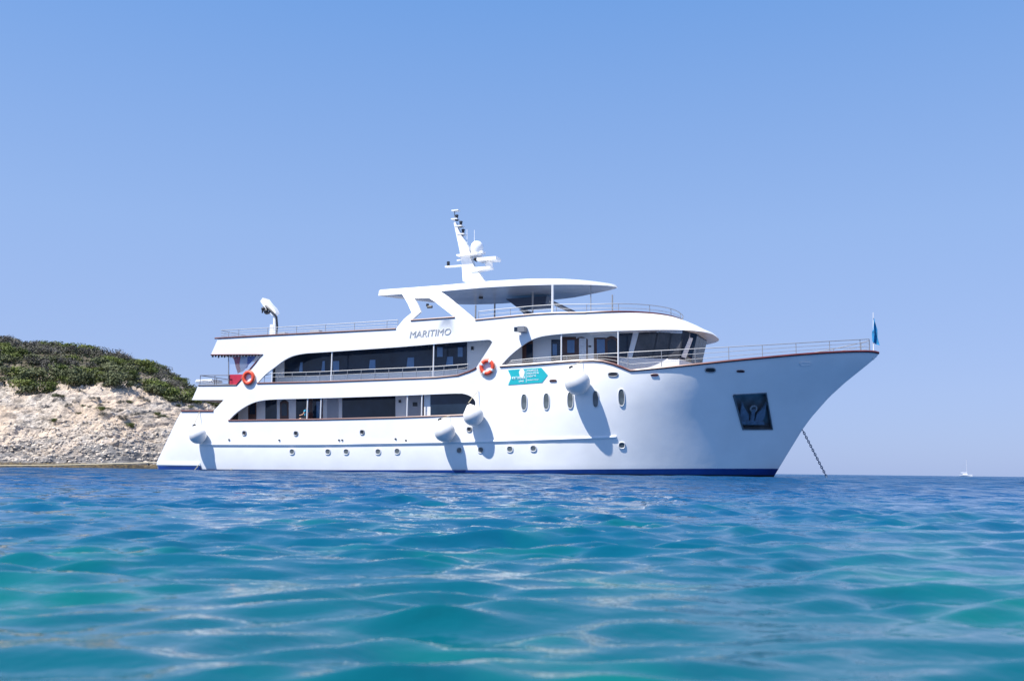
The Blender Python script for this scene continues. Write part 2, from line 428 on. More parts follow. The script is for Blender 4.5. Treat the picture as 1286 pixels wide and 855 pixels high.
# ---- wheelhouse roof: the rounded band that carries the side round the front
def plan(xs, xf, hb, n, t):
    """t 0..1 starboard side -> bow centre -> port; quarter super-ellipses"""
    a = math.pi*(t-0.5)      # -90..90
    c, s = math.cos(a), math.sin(a)
    return V(xs+(xf-xs)*abs(c)**(2/n), hb*math.copysign(abs(s)**(2/n), s), 0)
def fit_xf(target, xs, hb, n, z):
    lo, hi = xs+0.5, xs+16
    for _ in range(40):
        m = (lo+hi)/2
        mx = max(topx(plan(xs, m, hb, n, t)+V(0,0,z))[0] for t in np.linspace(0.3, 0.75, 60))
        if mx > target: hi = m
        else: lo = m
    return (lo+hi)/2
zb0 = hit(736, 417.3, -HB)[1]; zt0 = hit(736, 392.6, -HB)[1]
ZTIP = hp(903, 422, -0.2).z; ZTF = hp(862, 404, 0.2).z
XFB = fit_xf(903, XS, HB, 2.9, ZTIP); XFT = fit_xf(862, XS, HB, 2.5, ZTF)
def roof_pt(t, v):
    k = math.cos(math.pi*(t-0.5))
    zb = zb0 + (ZTIP-zb0)*k**1.5; zt = zt0 + (ZTF-zt0)*k**1.2
    pb = plan(XS, XFB, HB, 2.9, t); ptp = plan(XS, XFT, HB, 2.5, t)
    if v < 0: q = pb*1.0; q.z = zb; return q
    q = pb.lerp(ptp, v); q.z = zb + (zt-zb)*(v + 0.35*v*(1-v)*k)
    return q
bm = BM(); NT = 72; prev = None; bot = []
rows = [0, 0.06, 0.25, 0.5, 0.75, 1.0]
for i in range(NT+1):
    t = i/NT; col = [bm.verts.new(roof_pt(t, v) + (V(0,0,0.07) if j == 1 else V(0,0,0))) for j, v in enumerate(rows)]
    q = roof_pt(t, 1.0); s = 1-0.13/HB; col += [bm.verts.new((XS+(q.x-XS)*s, q.y*s, q.z)), bm.verts.new((XS+(q.x-XS)*s, q.y*s, q.z-0.7))]
    q = roof_pt(t, 0); bot.append(col[0])
    if prev:
        for k in range(len(col)-1): bm.faces.new((prev[k], col[k], col[k+1], prev[k+1]))
    prev = col
f = bm.faces.new(bot); obj('wheelhouse_roof', bm, WHITE, ship, smooth=True, sharp=40)
bm = BM(); pts = [roof_pt(i/60, 1.0)+V(0,0,0.01) for i in range(61)]; tube(bm, pts, 0.055, 6); obj('cap_rail', bm, TRIM, ship, smooth=True)

# ---- deckhouses
WI = -3.2
def wallpoly(pxs, y): return [hit(a, b, y) for a, b in pxs]
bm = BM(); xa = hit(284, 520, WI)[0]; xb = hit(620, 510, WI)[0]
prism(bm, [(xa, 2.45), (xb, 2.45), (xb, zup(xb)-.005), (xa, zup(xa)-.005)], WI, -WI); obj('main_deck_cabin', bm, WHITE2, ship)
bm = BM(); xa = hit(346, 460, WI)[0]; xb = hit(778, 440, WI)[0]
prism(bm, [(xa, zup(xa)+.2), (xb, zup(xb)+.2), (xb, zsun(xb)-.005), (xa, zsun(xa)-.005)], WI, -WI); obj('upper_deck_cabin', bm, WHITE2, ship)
def panel(name, pxs, y, m, d=0.03, parent=None, mir=True, back=0.01):
    bm = BM(); P = wallpoly(pxs, y)
    prism(bm, P, y-d, y+back)
    o = obj(name, bm, m, parent or ship)
    if mir and parent is None: port_copy(o)
    return o
def q(x0, x1, yt, yb, dy=0.0): return [(x0, yt), (x1, yt+dy), (x1, yb+dy), (x0, yb)]
def arch_px(x0, x1, yt, yb, rise=3):
    n = 6; return [(x0, yb)] + [(x0+(x1-x0)*i/n, yt+rise-rise*math.sin(math.pi*i/n)) for i in range(n+1)] + [(x1, yb)]
def opening(kind, pts, y, m, parts=(), d=0.03, mir=True):
    o = panel(kind, pts, y, m, d, mir=False)
    for nm, pp, mm in parts: panel(nm, pp, y-d, mm, 0.015, o)
    if mir: port_copy(o)
    return o
# main deck wall (a dark panel, then windows and doors from aft to bow)
opening('window', q(284,299,497,532), WI, GLASS)  # plain dark panel added over the gap at the aft end
opening('door', arch_px(312,322,500,532), WI, WOOD, [('pane', arch_px(313.5,320.5,503,520), GLASS)])
opening('window', q(333.5,347.5,496,530), WI, GLASS)
opening('door', arch_px(351.8,362.5,502,530), WI, WOOD, [('pane', arch_px(353.6,360.6,506,522), GLASS)])
opening('window', q(372,386,496,529), WI, GLASS)
opening('door', q(387,392.5,499,529), WI, WOOD)
opening('window', q(393,402.5,499,529), WI, GLASS, [('pane', q(397.5,402,504,525), BLGLASS)])
opening('door', q(404,405.4,499,529), WI, WOOD)
panel('grey_door', q(411,425,501,528), WI, GREY)
opening('window', q(430,496.5,492,527,-2.2), WI, GLASS)
panel('recess_panel', q(511.5,529,496,526), WI, GREY)  # flat grey panel stands in for a recess in the wall
panel('notice', q(518.5,524,505,510), WI-0.04, DARK)
panel('door_edge', q(531,533.3,495,525), WI, WOOD)
panel('notice', q(535.5,538.5,500,509), WI-0.04, GREY)
panel('notice', q(500.8,503.5,502,505.5), WI-0.04, DARK)
bm = BM(); P = wallpoly([(541,488),(603,486),(603,524),(541,525)], -HB+0.35); prism(bm, P, -HB+0.3, -HB+0.36); port_copy(obj('window', bm, GLASS, ship))
bm = BM(); P = wallpoly([(533,488),(541,488),(541,525),(533,525)], -HB+0.4); prism(bm, P, -HB+0.35, WI); obj('window_jamb', bm, WHITE2, ship)
# upper deck long window: dark glass, sky showing through it painted as pale blue panels
o = opening('window', [(357.5,444),(545,432.4),(586.5,429.8),(586.5,463.2),(357.5,473.6)], WI, GLASS, mir=False)
for x0, x1, yt, yb in [(376,380,455,468),(404,408,453.5,467),(417,426,453.5,467),(463.5,471.5,452,464.5),(511,520,449,461.5),(560.5,569,448,459.5)]:
    panel('curtain_or_sky_patch', [(x0+1.2, yt), (x1, yt-.4), (x1, yb-.4), (x0-0.4, yb)], WI-0.03, BLGLASS, 0.012, o)  # pale blue patch stands in for sky seen through the far windows
panel('pane_joint', q(544,545.6,432.6,465), WI-0.03, DARK, 0.02, o)
panel('pane_joint', q(417.2,418.4,441,471), WI-0.03, DARK, 0.02, o)
for x0, x1 in [(549,556),(575,581)]: panel('curtain_or_sky_patch', q(x0, x1, 436, 448), WI-0.03, BLGLASS, 0.012, o)  # more sky patches painted on the glass
port_copy(o)
panel('door_edge', q(342.3,346,456,480), WI+0.02, DARK)
panel('notice', q(591.7,594.8,435,439.5), WI-0.02, DARK)
# forward wall doors
opening('door', q(656,669.3,428,459), WI, WOOD, [('pane', q(661,669,432,456), GLASS)])
opening('door', q(692.5,704.6,426.5,455), WI, GLASS, [('pane', q(694.2,699.5,432,446), BLGLASS)])
opening('door', q(706,723.5,423,454), WI, WOOD, [('pane', q(712.5,721.5,427,443), BLGLASS)])
opening('door', arch_px(722.8,738.2,423,453.5,3), WI, WOOD, [('curtain_or_sky_patch', q(727.3,736.2,424.6,453), LINEN)])
opening('door', q(746,760.8,424,455), WI, WOOD, [('pane', q(749.7,759.6,426,444), BLGLASS)])
opening('door', arch_px(760.8,775.4,422,462,3), WI, WOOD, [('pane', arch_px(763,774,425.5,447), GLASS)])
panel('notice', q(739.2,742.4,434,435.8), WI-0.03, DARK)

# ---- wheelhouse
xw0 = hit(777, 440, WI)[0]
xc_t = hit(857.5, 419, WI)[0]; xc_b = hit(853, 450.5, WI)[0]
def x_at(px, y, z):
    lo, hi = 25, 45
    for _ in range(40):
        m = (lo+hi)/2
        if topx((m, y, z))[0] > px: hi = m
        else: lo = m
    return lo
zs_t = zb0+0.05; zs_b = hit(853, 450.5, WI)[1]
xf_t = x_at(888, 1.5, zs_t); xf_b = x_at(880, 1.5, zs_b)
ringT = [(xw0, WI), (xc_t, WI), (xf_t, -1.5), (xf_t, 1.5), (xc_t, -WI), (xw0, -WI)]
ringB = [(xw0, WI), (xc_b, WI), (xf_b, -1.5), (xf_b, 1.5), (xc_b, -WI), (xw0, -WI)]
bm = BM(); R3 = [[bm.verts.new((x, y, z)) for x, y in r] for r, z in ((ringB, 5.0), (ringB, zs_b-0.06), (ringT, zs_t+0.12))]
for a, b in zip(R3, R3[1:]):
    for i in range(6): bm.faces.new((a[i], a[(i+1)%6], b[(i+1)%6], b[i]))
bm.faces.new(R3[0]); bm.faces.new(R3[-1]); obj('wheelhouse', bm, WHITE2, ship)
panel('window', [(777.5,418),(795,417.6),(787.6,449),(777.5,449)], WI, GLASS)
panel('window_frame', [(802.5,417.2),(858,418.8),(853.5,450.4),(794,449)], WI, DARK, 0.008)
for pts in ([(803.5,416.6),(825,417),(818.6,449.7),(795.3,448.6)], [(827,417.2),(842.3,418),(836.6,450.3),(820.8,449.9)], [(844.3,418.3),(856.8,419),(851.8,450.6),(838.8,450.4)]):
    panel('window', pts, WI, GGLASS, 0.02)
def facet(name, i, u0, u1, v0, v1, m, off):
    A = V(*ringB[i], zs_b-0.02); B = V(*ringB[i+1], zs_b-0.02); Ct = V(*ringT[i+1], zs_t+.05); D = V(*ringT[i], zs_t+.05)
    def P(u, v): return A.lerp(B, u).lerp(D.lerp(Ct, u), v)
    n = (B-A).cross(D-A).normalized()
    bm = BM(); f = [bm.verts.new(P(u, v)+n*off) for u, v in ((u0,v0),(u1,v0),(u1,v1),(u0,v1))]; g = [bm.verts.new(P(u, v)-n*0.02) for u, v in ((u0,v0),(u1,v0),(u1,v1),(u0,v1))]
    bm.faces.new(f); bm.faces.new(g[::-1])
    for k in range(4): bm.faces.new((f[k], f[(k+1)%4], g[(k+1)%4], g[k]))
    return obj(name, bm, m, ship)
facet('window', 1, 0.0, 0.5, 0.0, 1, FGLASS, 0.015); facet('window', 1, 0.53, 1.0, 0.0, 1, FGLASS, 0.015)
for k in range(3): facet('window', 2, 0.005+k/3, 0.328+k/3, 0.0, 1, FGLASS, 0.015)
facet('window', 3, 0.03, 0.97, 0.0, 1, FGLASS, 0.015)

# ---- posts in the side openings
def post(px, yt, yb, y=-HB+0.1, r=0.045, m=STEEL):
    bm = BM(); a = hp(px, yt, y); b = hp(px, yb, y); b.x = a.x = (a.x+b.x)/2; tube(bm, [a, b], r, 8); return port_copy(obj('deck_post', bm, m, ship))
for px, yt, yb in [(386,498,529),(403,497.5,529),(511.5,495,524),(529.8,494.5,523.5),(342,455,481),(416.5,440,479),(544.5,431,474),(705,418,456),(776.4,416,459)]: post(px, yt, yb, m=WHITE2)
# ---- roof arch: leans inboard from the bulwark up to the roof
ZA0 = hit(545, 402, -HB)[1]; CW = 2.9; ZA1 = hp(545, 367, -CW).z; KA = (HB-CW)/(ZA1-ZA0)
def arch_hit(px, py):
    d = sight(px, py)
    y = -HB
    for _ in range(40):
        t = (y-EL.y)/d.y; p = EL+d*t; y = -HB + max(0, p.z-ZA0)*KA
    return (p.x, p.z)
ya = lambda z: -HB + max(0, z-ZA0)*KA
outer = [(497.5,412.5),(507,401),(516,393.6),(517,392.6),(512,381),(504,367.5),(551,364.5),(563,373),(580,387),(597.5,401.7),(571,398.2),(545,378),(538,373.8),(520,374.6),(525,384),(528,391.5),(516,402.2)]
bm = BM(); P = [arch_hit(*p) for p in outer]
prism(bm, P, lambda z: ya(z), lambda z: ya(z)+0.22)
obj('roof_arch', bm, WHITE, ship)

# ---- sun deck roof
xr0 = hp(476, 368, -1.6).x
bl = [(lambda v: (v.x, v.z))(hp(a, b, -CW)) for a, b in [(480,370.8),(551,366),(610,361),(660,358.3),(695,357.2)]]
def zroof(x): return interp(x, bl) if x <= bl[-1][0] else bl[-1][1]-0.02*(x-bl[-1][0])
def roof_outline():
    near = [(15.92,-2.8),(18,-2.82),(20.2,-2.85),(23.8,-2.88),(26.5,-2.86),(28.2,-2.75),(29.8,-2.36),(30.9,-1.85),(31.4,-1.3),(31.2,-.75),(30.3,.0),(29.0,.85),(27.6,1.75),(25.8,2.4),(23.5,2.62),(21.6,2.5),(19.6,1.78),(18.2,.55),(17.4,-.6),(16.7,-1.55),(16.05,-2.55)]
    return [V(x, y, 0) for x, y in smoothpx(near, 5)], 31.4
RO, XRF = roof_outline()
bm = BM(); cx = (xr0+XRF)/2; L = []
for p in RO:
    th = 0.42 if p.x < XRF-5 else 0.42-0.26*((p.x-(XRF-5))/5)**2
    z = zroof(p.x); c = V(min(max(p.x, xr0+3.5), XRF-3.8), -0.35, 0)
    def inn(f): return V(p.x+(c.x-p.x)*f, p.y+(c.y-p.y)*f, 0)
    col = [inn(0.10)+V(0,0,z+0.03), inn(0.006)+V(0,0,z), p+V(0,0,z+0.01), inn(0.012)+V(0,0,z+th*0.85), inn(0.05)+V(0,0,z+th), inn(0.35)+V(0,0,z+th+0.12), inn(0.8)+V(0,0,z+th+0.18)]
    L.append([bm.verts.new(v) for v in col])
n = len(L); sof = []
for i in range(n):
    a, b = L[i], L[(i+1)%n]
    for k in range(len(a)-1):
        f = bm.faces.new((a[k], b[k], b[k+1], a[k+1]))
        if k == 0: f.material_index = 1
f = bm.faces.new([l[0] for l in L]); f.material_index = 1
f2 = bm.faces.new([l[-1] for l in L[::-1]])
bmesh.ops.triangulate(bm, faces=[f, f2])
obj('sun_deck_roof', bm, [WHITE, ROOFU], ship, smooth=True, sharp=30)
def rpost(px, y, r=0.06, m=STEEL):
    x = hp(px, 375, y).x; bm = BM(); tube(bm, [(x, y, zsun(x)+.2), (x, y, zroof(x)+0.03)], r, 8); return obj('roof_post', bm, m, ship)
rpost(694, -2.75, 0.075, WHITE2); rpost(669, -0.4, 0.06); rpost(621.5, 2.6, 0.06); rpost(597.5, 2.6, 0.06); rpost(769, 1.4, 0.05); rpost(742, -2.0, 0.03)
bm = BM(); c = hp(604, 369, 0); tube(bm, [(c.x, 0, zroof(c.x)+.02), (c.x, 0, zroof(c.x)-.1)], 0.14, 12); obj('roof_speaker', bm, DARK, ship)
bm = BM(); c = hp(537, 379, 1); tube(bm, [(c.x, 1, zroof(c.x)+.02), (c.x, 1, zroof(c.x)-.16)], 0.1, 10); obj('lamp_bracket', bm, DARK, ship); bm = BM(); tube(bm, [(c.x, 1, zroof(c.x)-.2), (c.x+.35, 1, zroof(c.x)-.2)], 0.1, 8); obj('floodlight', bm, DARK, ship)
# dark screen and slatted companionway under the roof
bm = BM(); P = [hit(a, b, 1.0) for a, b in [(641,378),(692,374),(690,386),(655,388.5)]]; prism(bm, P, 0.2, 1.4); obj('bar_canopy', bm, PANEL, ship)
def stair(p0, p1, y0, y1, n):
    bm = BM(); tube(bm, [hp(*p0, y0), hp(*p1, y0)], 0.06); o = obj('companion_stair', bm, STEEL, ship)
    f = hp(*p0, y0); g = hp(*p1, y0); bm = BM(); tube(bm, [V(f.x, y1, f.z), V(g.x, y1, g.z)], 0.06); obj('stringer', bm, STEEL, o)
    for i in range(n):
        c = f.lerp(g, (i+.5)/n); bm = BM(); box(bm, (c.x, (y0+y1)/2, c.z), (0.42, y1-y0, 0.05)); obj('step', bm, PANEL, o)
stair((690,378), (724,394), -.6, .5, 8); stair((655,388), (664,396), .2, 1.3, 4)

# ---- mast
def H0(px, py): return hp(px, py, 0)
mast = obj('mast', (lambda bm: (prism(bm, [hit(a, b, 0) for a, b in [(583,354),(581.5,333),(579,316),(575.5,300),(571.5,281),(573.5,279.5),(577,289),(581,297),(586,304),(590,312),(592,324),(597,336),(604,345),(610,354)]], -0.22, 0.22), bm)[1])(BM()), WHITE, ship)
bm = mast.data; 
def mpart(name, f, m=WHITE, parent=None):
    bm = BM(); f(bm); return obj(name, bm, m, parent or mast, smooth=True)
for px, py, hw, lp in [(572,275.8,.22,273.5),(577.2,284.6,.25,281.5),(580,294.8,.25,291.5)]:
    c = H0(px, py); mpart('lamp_shelf', lambda bm: box(bm, c, (hw*2, 0.5, 0.07)))
    d = H0(px+1.6, lp+0.2); mpart('navigation_lamp', lambda bm: lathe(bm, [(0, -.2), (.11, -.2), (.12, -.12), (.09, -.1), (.09, .1), (.12, .12), (.11, .2), (0, .2)], 12, Matrix.Translation(d)), DARK)
c = H0(572.5, 264.8); mpart('lamp_cap', lambda bm: box(bm, c, (0.5, 0.35, 0.07)))
mpart('cap_strut', lambda bm: tube(bm, [H0(571, 265), H0(571, 276)], 0.03), STEEL)
mpart('mast_platform', lambda bm: box(bm, H0(590, 321.3), (1.5, 1.0, 0.1)))
mpart('yard_arm', lambda bm: box(bm, H0(570, 334.6), (1.2, 0.25, 0.09)))
mpart('signal_horn', lambda bm: tube(bm, [H0(574,327.5), H0(582,325.5)], 0.05))
d = H0(563, 331.6); mpart('navigation_lamp', lambda bm: lathe(bm, [(0, -.16), (.1, -.16), (.1, .16), (0, .16)], 12, Matrix.Translation(d)), DARK)
mpart('radar_bracket', lambda bm: prism(bm, [hit(a, b, 0) for a, b in [(590,337),(600,336.6),(618,335.2),(618,337.4),(604,340.5),(594,342)]], -0.3, 0.3))
d = H0(614, 332.6); mpart('radar_pedestal', lambda bm: lathe(bm, [(0, -.2), (.2, -.2), (.26, -.05), (.22, .16), (.12, .26), (0, .26)], 16, Matrix.Translation(d)))
mpart('radar_scanner', lambda bm: box(bm, H0(614, 326.3), (1.35, 0.9, 0.2)))
d = H0(599, 311.5); mpart('satellite_dome', lambda bm: lathe(bm, [(0, -.5), (.3, -.5), (.36, -.3), (.42, -.1), (.42, .1), (.36, .28), (.22, .42), (0, .47)], 20, Matrix.Translation(d)))
mpart('dome_base', lambda bm: box(bm, H0(603, 317.3), (0.55, 0.5, 0.14)))
mpart('horn', lambda bm: tube(bm, [H0(595, 325.5), H0(599, 326)], 0.08, 8, r2=0.16), DARK)
for px, a, b in [(586.6, 288, 304), (595.8, 289, 304)]: mpart('whip_antenna', lambda bm: tube(bm, [H0(px, b+6), H0(px, a)], 0.02, 5))

# ---- railings: part = the running rails, sub-parts = stanchions
def railing(name, base, top, fracs, every, rr=0.02, m=STEEL):
    bm = BM(); tube(bm, top, rr*1.2, 6); o = obj(name, bm, m, ship, smooth=True)
    for f in fracs[:-1]:
        bm = BM(); tube(bm, [a.lerp(b, f) for a, b in zip(base, top)], rr*0.7, 6); obj('rail', bm, m, o, smooth=True)
    acc = 0; last = None; src = None; spots = [0]
    for i in range(1, len(base)):
        acc += (base[i]-base[i-1]).length
        if acc >= every or i == len(base)-1: spots.append(i); acc = 0
    for i in spots:
        bm = BM(); tube(bm, [base[i], top[i]], rr, 6); obj('stanchion', bm, m, o)
    return o
def pairs(bpx, tpx, n, off=-0.06):
    xs = np.linspace(tpx[0][0], tpx[-1][0], n); B = []; T = []
    for x in xs:
        b = hh(x, interp(x, bpx)); t = hh(x, interp(x, tpx))
        b.y -= off; t = V(b.x, b.y, t.z); B.append(b); T.append(t)
    return B, T
allbow = SHEER_PX + BOW_PX[1:]
BT = [(634,453.4),(664,450.2),(705,447),(740,445),(776,443),(797,441.5),(850,438.5),(920,434.6),(1000,430.2),(1060,427),(1092,425.4)]
b, t = pairs(allbow, BT, 120, -0.12)
railing('bow_railing', b, t, (0.36, 0.68, 1.0), 1.75); railing('bow_railing', mirror(b), mirror(t), (0.36, 0.68, 1.0), 1.75)
b, t = pairs([(323,481.2),(400,479.6),(480,476.6),(547,474),(575,471.4),(589.5,466.5)], [(331,471.3),(342,468.4),(400,466.6),(470,463.3),(547,460),(587,457)], 60, -0.08)
railing('side_railing', b, t, (0.62, 1.0), 0.85); railing('side_railing', mirror(b), mirror(t), (0.62, 1.0), 0.85)
b, t = pairs([(270,424.8),(340,420.8),(420,416.8),(497,412.8)], [(275,414.5),(340,411),(420,406.4),(498,401.4)], 50, -0.15)
ba = [V(b[0].x, -b[0].y-2*b[0].y*(-i/10)*1.0, b[0].z) for i in range(11)]
ba = [V(b[0].x, b[0].y+(-2*b[0].y)*i/10, b[0].z) for i in range(10, 0, -1)]; ta = [V(p.x, p.y, t[0].z) for p in ba]
mb, mtp = mirror(b), mirror(t)
railing('sun_deck_railing', mb[::-1]+ba[1:]+b, mtp[::-1]+ta[1:]+t, (0.35, 0.68, 1.0), 2.1, 0.019)
pts = [hh(*p)+V(0, 0.12, 0.02) for p in [(600,401.6),(620,399.3),(640,397.4),(670,394.7),(698,393.1),(736,392.7)]]; pts = resample(pts, 0.7)
fr = [roof_pt(i/48, 1.0) for i in range(1, 48)]; fr = [V(XS+(p.x-XS)*0.96, p.y*0.96, p.z) for p in fr]
base = pts+fr+mirror(pts)[::-1]; railing('sun_deck_railing', base, [p+V(0,0,0.5) for p in base], (0.5, 1.0), 1.6, 0.019)
b0 = hp(251, 484, -HB+.1); b1 = hp(288, 484, -HB+.1); n = 10
st_ = [b0.lerp(b1, 1-i/6) for i in range(7)]; cr = [V(b0.x, b0.y+(-2*b0.y)*i/10, b0.z) for i in range(1, 11)]; pr = mirror(st_[::-1])[1:]
base = st_+cr+pr; railing('stern_railing', base, [p+V(0,0,0.68) for p in base], (0.5, 1.0), 0.95, 0.02, TRIMD)
# white crew boards on the stern rail
bm = BM(); a = hp(256, 482, -2); box(bm, (a.x+.6, -2.2, a.z+.12), (1.5, 1.2, 0.25)); bmesh.ops.bevel(bm, geom=bm.edges[:], offset=0.08, segments=3, affect='EDGES'); obj('sun_pad', bm, LINEN, ship)

# ---- awning fringe, weather screen, flag staff at the stern
bm = BM(); P = []; a = hit(265.5, 445.2, -HB+.05); b = hit(327, 445.2, -HB+.05); nf = 16
for i in range(nf):
    x0 = a[0]+(b[0]-a[0])*i/nf; x1 = x0+(b[0]-a[0])/nf; dz = random.uniform(.17,.27)
    P += [(x0, a[1]-.07), (x0+.04, a[1]-.07), (x0+.06, a[1]-dz), (x0+random.uniform(.14,.2), a[1]-dz), (x0+.2, a[1]-.06)]
P += [(b[0], a[1]-.06), (b[0], a[1]-.01), (a[0], a[1]-.01)]
prism(bm, P, -HB+.03, -HB+.07); obj('awning_fringe', bm, DARK, ship)
sc = obj('weather_screen', (lambda bm: (prism(bm, [hit(a, b, -HB+.25) for a, b in [(287,470.3),(310,470),(297,484.5),(287,484.5)]], -HB+.24, -HB+.27), bm)[1])(BM()), REDC, ship)
obj('clear_window', (lambda bm: (prism(bm, [hit(a, b, -HB+.25) for a, b in [(287,446),(331,445),(310,470),(287,470.3)]], -HB+.245, -HB+.262), bm)[1])(BM()), VINYL, sc)
bm = BM(); tube(bm, [hp(287, 484.5, -HB+.2), hp(287, 446, -HB+.2)], 0.03); obj('awning_post', bm, STEEL, ship)

# ---- crane on the sun deck
YC = -2.6
crane = obj('crane', (lambda bm: (tube(bm, [hp(345.5, 424, YC), hp(345.6, 400, YC), hp(345, 392, YC)], 0.14, 10), bm)[1])(BM()), WHITE, ship, smooth=True)
def cpart(name, f, m): bm = BM(); f(bm); return obj(name, bm, m, crane, smooth=True)
cpart('boom', lambda bm: prism(bm, [hit(a, b, YC) for a, b in [(349,393),(344,397),(333,385),(329,379),(332,374.5),(336,375.5),(341,382),(346,387)]], YC-.2, YC+.2), WHITE)
cpart('hydraulic_hose', lambda bm: tube(bm, [hp(347.4,423,YC-.2), hp(348.2,410,YC-.2), hp(347.2,398,YC-.22), hp(343,393,YC-.25), hp(337,387,YC-.25), hp(333.5,384,YC-.25)], 0.07, 6), DARK)
for px, py, r_ in [(335.3,391,.22),(331,388,.16),(339.5,392,.13)]: cpart('pulley', lambda bm: sphere(bm, hp(px,py,YC-.1), r_, n=12), DARK)
cpart('hook_cable', lambda bm: tube(bm, [hp(333,384,YC-.1), hp(336,392,YC-.1)], 0.06), DARK); cpart('hook', lambda bm: tube(bm, [hp(330,387,YC-.1), hp(329.4,393,YC-.1)], 0.05), DARK)
cpart('control_box', lambda bm: box(bm, hp(342.4, 416, YC), (0.28, 0.3, 0.9)), WHITE)
bm = BM(); a = hp(356, 420, YC); box(bm, a, (0.5, 0.4, 0.22)); obj('deck_locker', bm, GREY, ship); bm = BM(); a2 = hp(397, 416.5, YC); box(bm, a2, (0.7, 0.4, 0.2)); obj('deck_locker', bm, GREY, ship)

# ---- hull fittings: round and oval ports, fairleads, scuppers
def port_mesh(rw, rh, rim, n=24):
    bm = BM(); 
    prof = [(1.0, 0.0), (1.0, 0.035), (0.86, 0.05), (0.76, 0.03), (0.76, 0.0)]
    rings = []
    def sup(t, a, b, e=2.6):
        c, s = math.cos(t), math.sin(t); return (a*math.copysign(abs(c)**(2/e), c), b*math.copysign(abs(s)**(2/e), s))
    for k, z in prof:
        d = rim*(1-k)/0.24
        rings.append([bm.verts.new((*sup(2*math.pi*i/n, rw-d, rh-d), z)) for i in range(n)])
    for a, b in zip(rings, rings[1:]):
        for i in range(n): bm.faces.new((a[i], a[(i+1)%n], b[(i+1)%n], b[i]))
    g = BM(); f = [g.verts.new((*sup(2*math.pi*i/n, rw-rim*.95, rh-rim*.95), 0.022)) for i in range(n)]; g.faces.new(f)
    return bm, g
def ports(name, spots, rw, rh, rim, mf, mg, sides=(1, -1)):
    bm, g = port_mesh(rw, rh, rim)
    o = obj(name, bm, mf, ship, smooth=True); p = obj('pane', g, mg, o)
    for i, (px, py) in enumerate(spots):
        for s in sides:
            if i == 0 and s == 1: c = o
            else:
                c = o.copy(); COL.objects.link(c); d = p.copy(); COL.objects.link(d); d.parent = c
            m = hull_frame(px, py, 0.004)
            if s == -1:
                qq = m.translation; nn = m.col[2].xyz; m = frame(V(qq.x, -qq.y, qq.z), V(nn.x, -nn.y, nn.z))
            c.matrix_local = m
ports('oval_window', [(658.3,505),(686.3,504),(716.3,502.5),(748,501),(780.6,499)], 0.20, 0.50, 0.045, WHITE2, PORTG)
ports('porthole', [(367,567),(412,567),(435,567),(475,567),(499,566.5),(577,565.4),(604,565),(640.5,563.8),(670,563),(781,559)], 0.20, 0.20, 0.05, WHITE2, PORTG)
ports('drain_outlet', [(307,543.6),(371.8,544),(455,542.5),(589.5,539)], 0.17, 0.17, 0.06, STEEL, DARK)
ports('fairlead', [(770,470),(892,464.6)], 0.30, 0.15, 0.05, STEEL, DARK)
ports('mooring_slot', [(694.7,478),(822,470.7),(930,466)], 0.22, 0.07, 0.03, TRIM, DARK)
ports('mooring_slot', [(1011,456.5)], 0.32, 0.13, 0.04, LETTER, LETTER, (1,))  # white rim and pane stand in for sunlight seen through the slot
ports('scupper', [(288,552),(351,552.6),(426,552.5),(430,552.5),(497,551),(510,553),(240,542)], 0.07, 0.06, 0.015, STEEL, DARK)

# ---- anchor pocket and anchor
bm = BM()
pk = [V(x, -hull_b(x, z), z) for x, z in POCKET]; nrm = hull_n(*POCKET[0])*-0.38; c0 = sum(pk, V(0,0,0))/4
inn = [c0+(p-c0)*0.93+nrm for p in pk]
A = [bm.verts.new(p) for p in pk]; B = [bm.verts.new(p) for p in inn]
for i in range(4): bm.faces.new((A[i], A[(i+1)%4], B[(i+1)%4], B[i]))
bm.faces.new(B); 
pocket = obj('anchor_pocket', bm, STAIN, ship)
bm = BM(); fr_ = [p+hull_n(*POCKET[0])*0.015 for p in pk]; tube(bm, fr_+[fr_[0]], 0.05, 6); obj('pocket_rim', bm, STAIN, pocket)
mA = hull_frame(946, 518, -0.12)
anch = empty('anchor'); anch.matrix_world = ship.matrix_basis @ mA if False else (Matrix.Translation(ORG) @ Matrix.Rotation(-TH, 4, 'Z') @ mA)
tag(anch, 'blue grey anchor with two flukes stowed in the steel pocket near the bow', 'anchor')
def apoly(name, pts, z0, z1, m=IRON):
    bm = BM(); a = [bm.verts.new((x, y, z0)) for x, y in pts]; b = [bm.verts.new((x, y, z1)) for x, y in pts]; n = len(pts)
    bm.faces.new(a); bm.faces.new(b[::-1])
    for i in range(n): bm.faces.new((a[i], b[i], b[(i+1)%n], a[(i+1)%n]))
    bmesh.ops.bevel(bm, geom=bm.edges[:], offset=0.02, segments=2, affect='EDGES')
    return obj(name, bm, m, anch)
for s in (1, -1):
    apoly('fluke', [(s*x, y) for x, y in [(.16,-.5),(.62,-.5),(.72,-.2),(.70,.62),(.56,.30),(.22,-.12)]], -0.05, 0.10)
apoly('crown', [(-.75,-.72),(.75,-.72),(.62,-.48),(-.62,-.48)], -0.1, 0.14)
bm = BM(); tube(bm, [(0,-.6,.1),(0,.2,.08)], 0.12, 8); obj('shank', bm, IRON, anch)
bm = BM(); tube(bm, [(0.17*math.cos(a), .22+.17*math.sin(a), .1) for a in np.linspace(0, 2*math.pi, 14)], 0.05, 6); obj('shackle', bm, STEEL, anch)

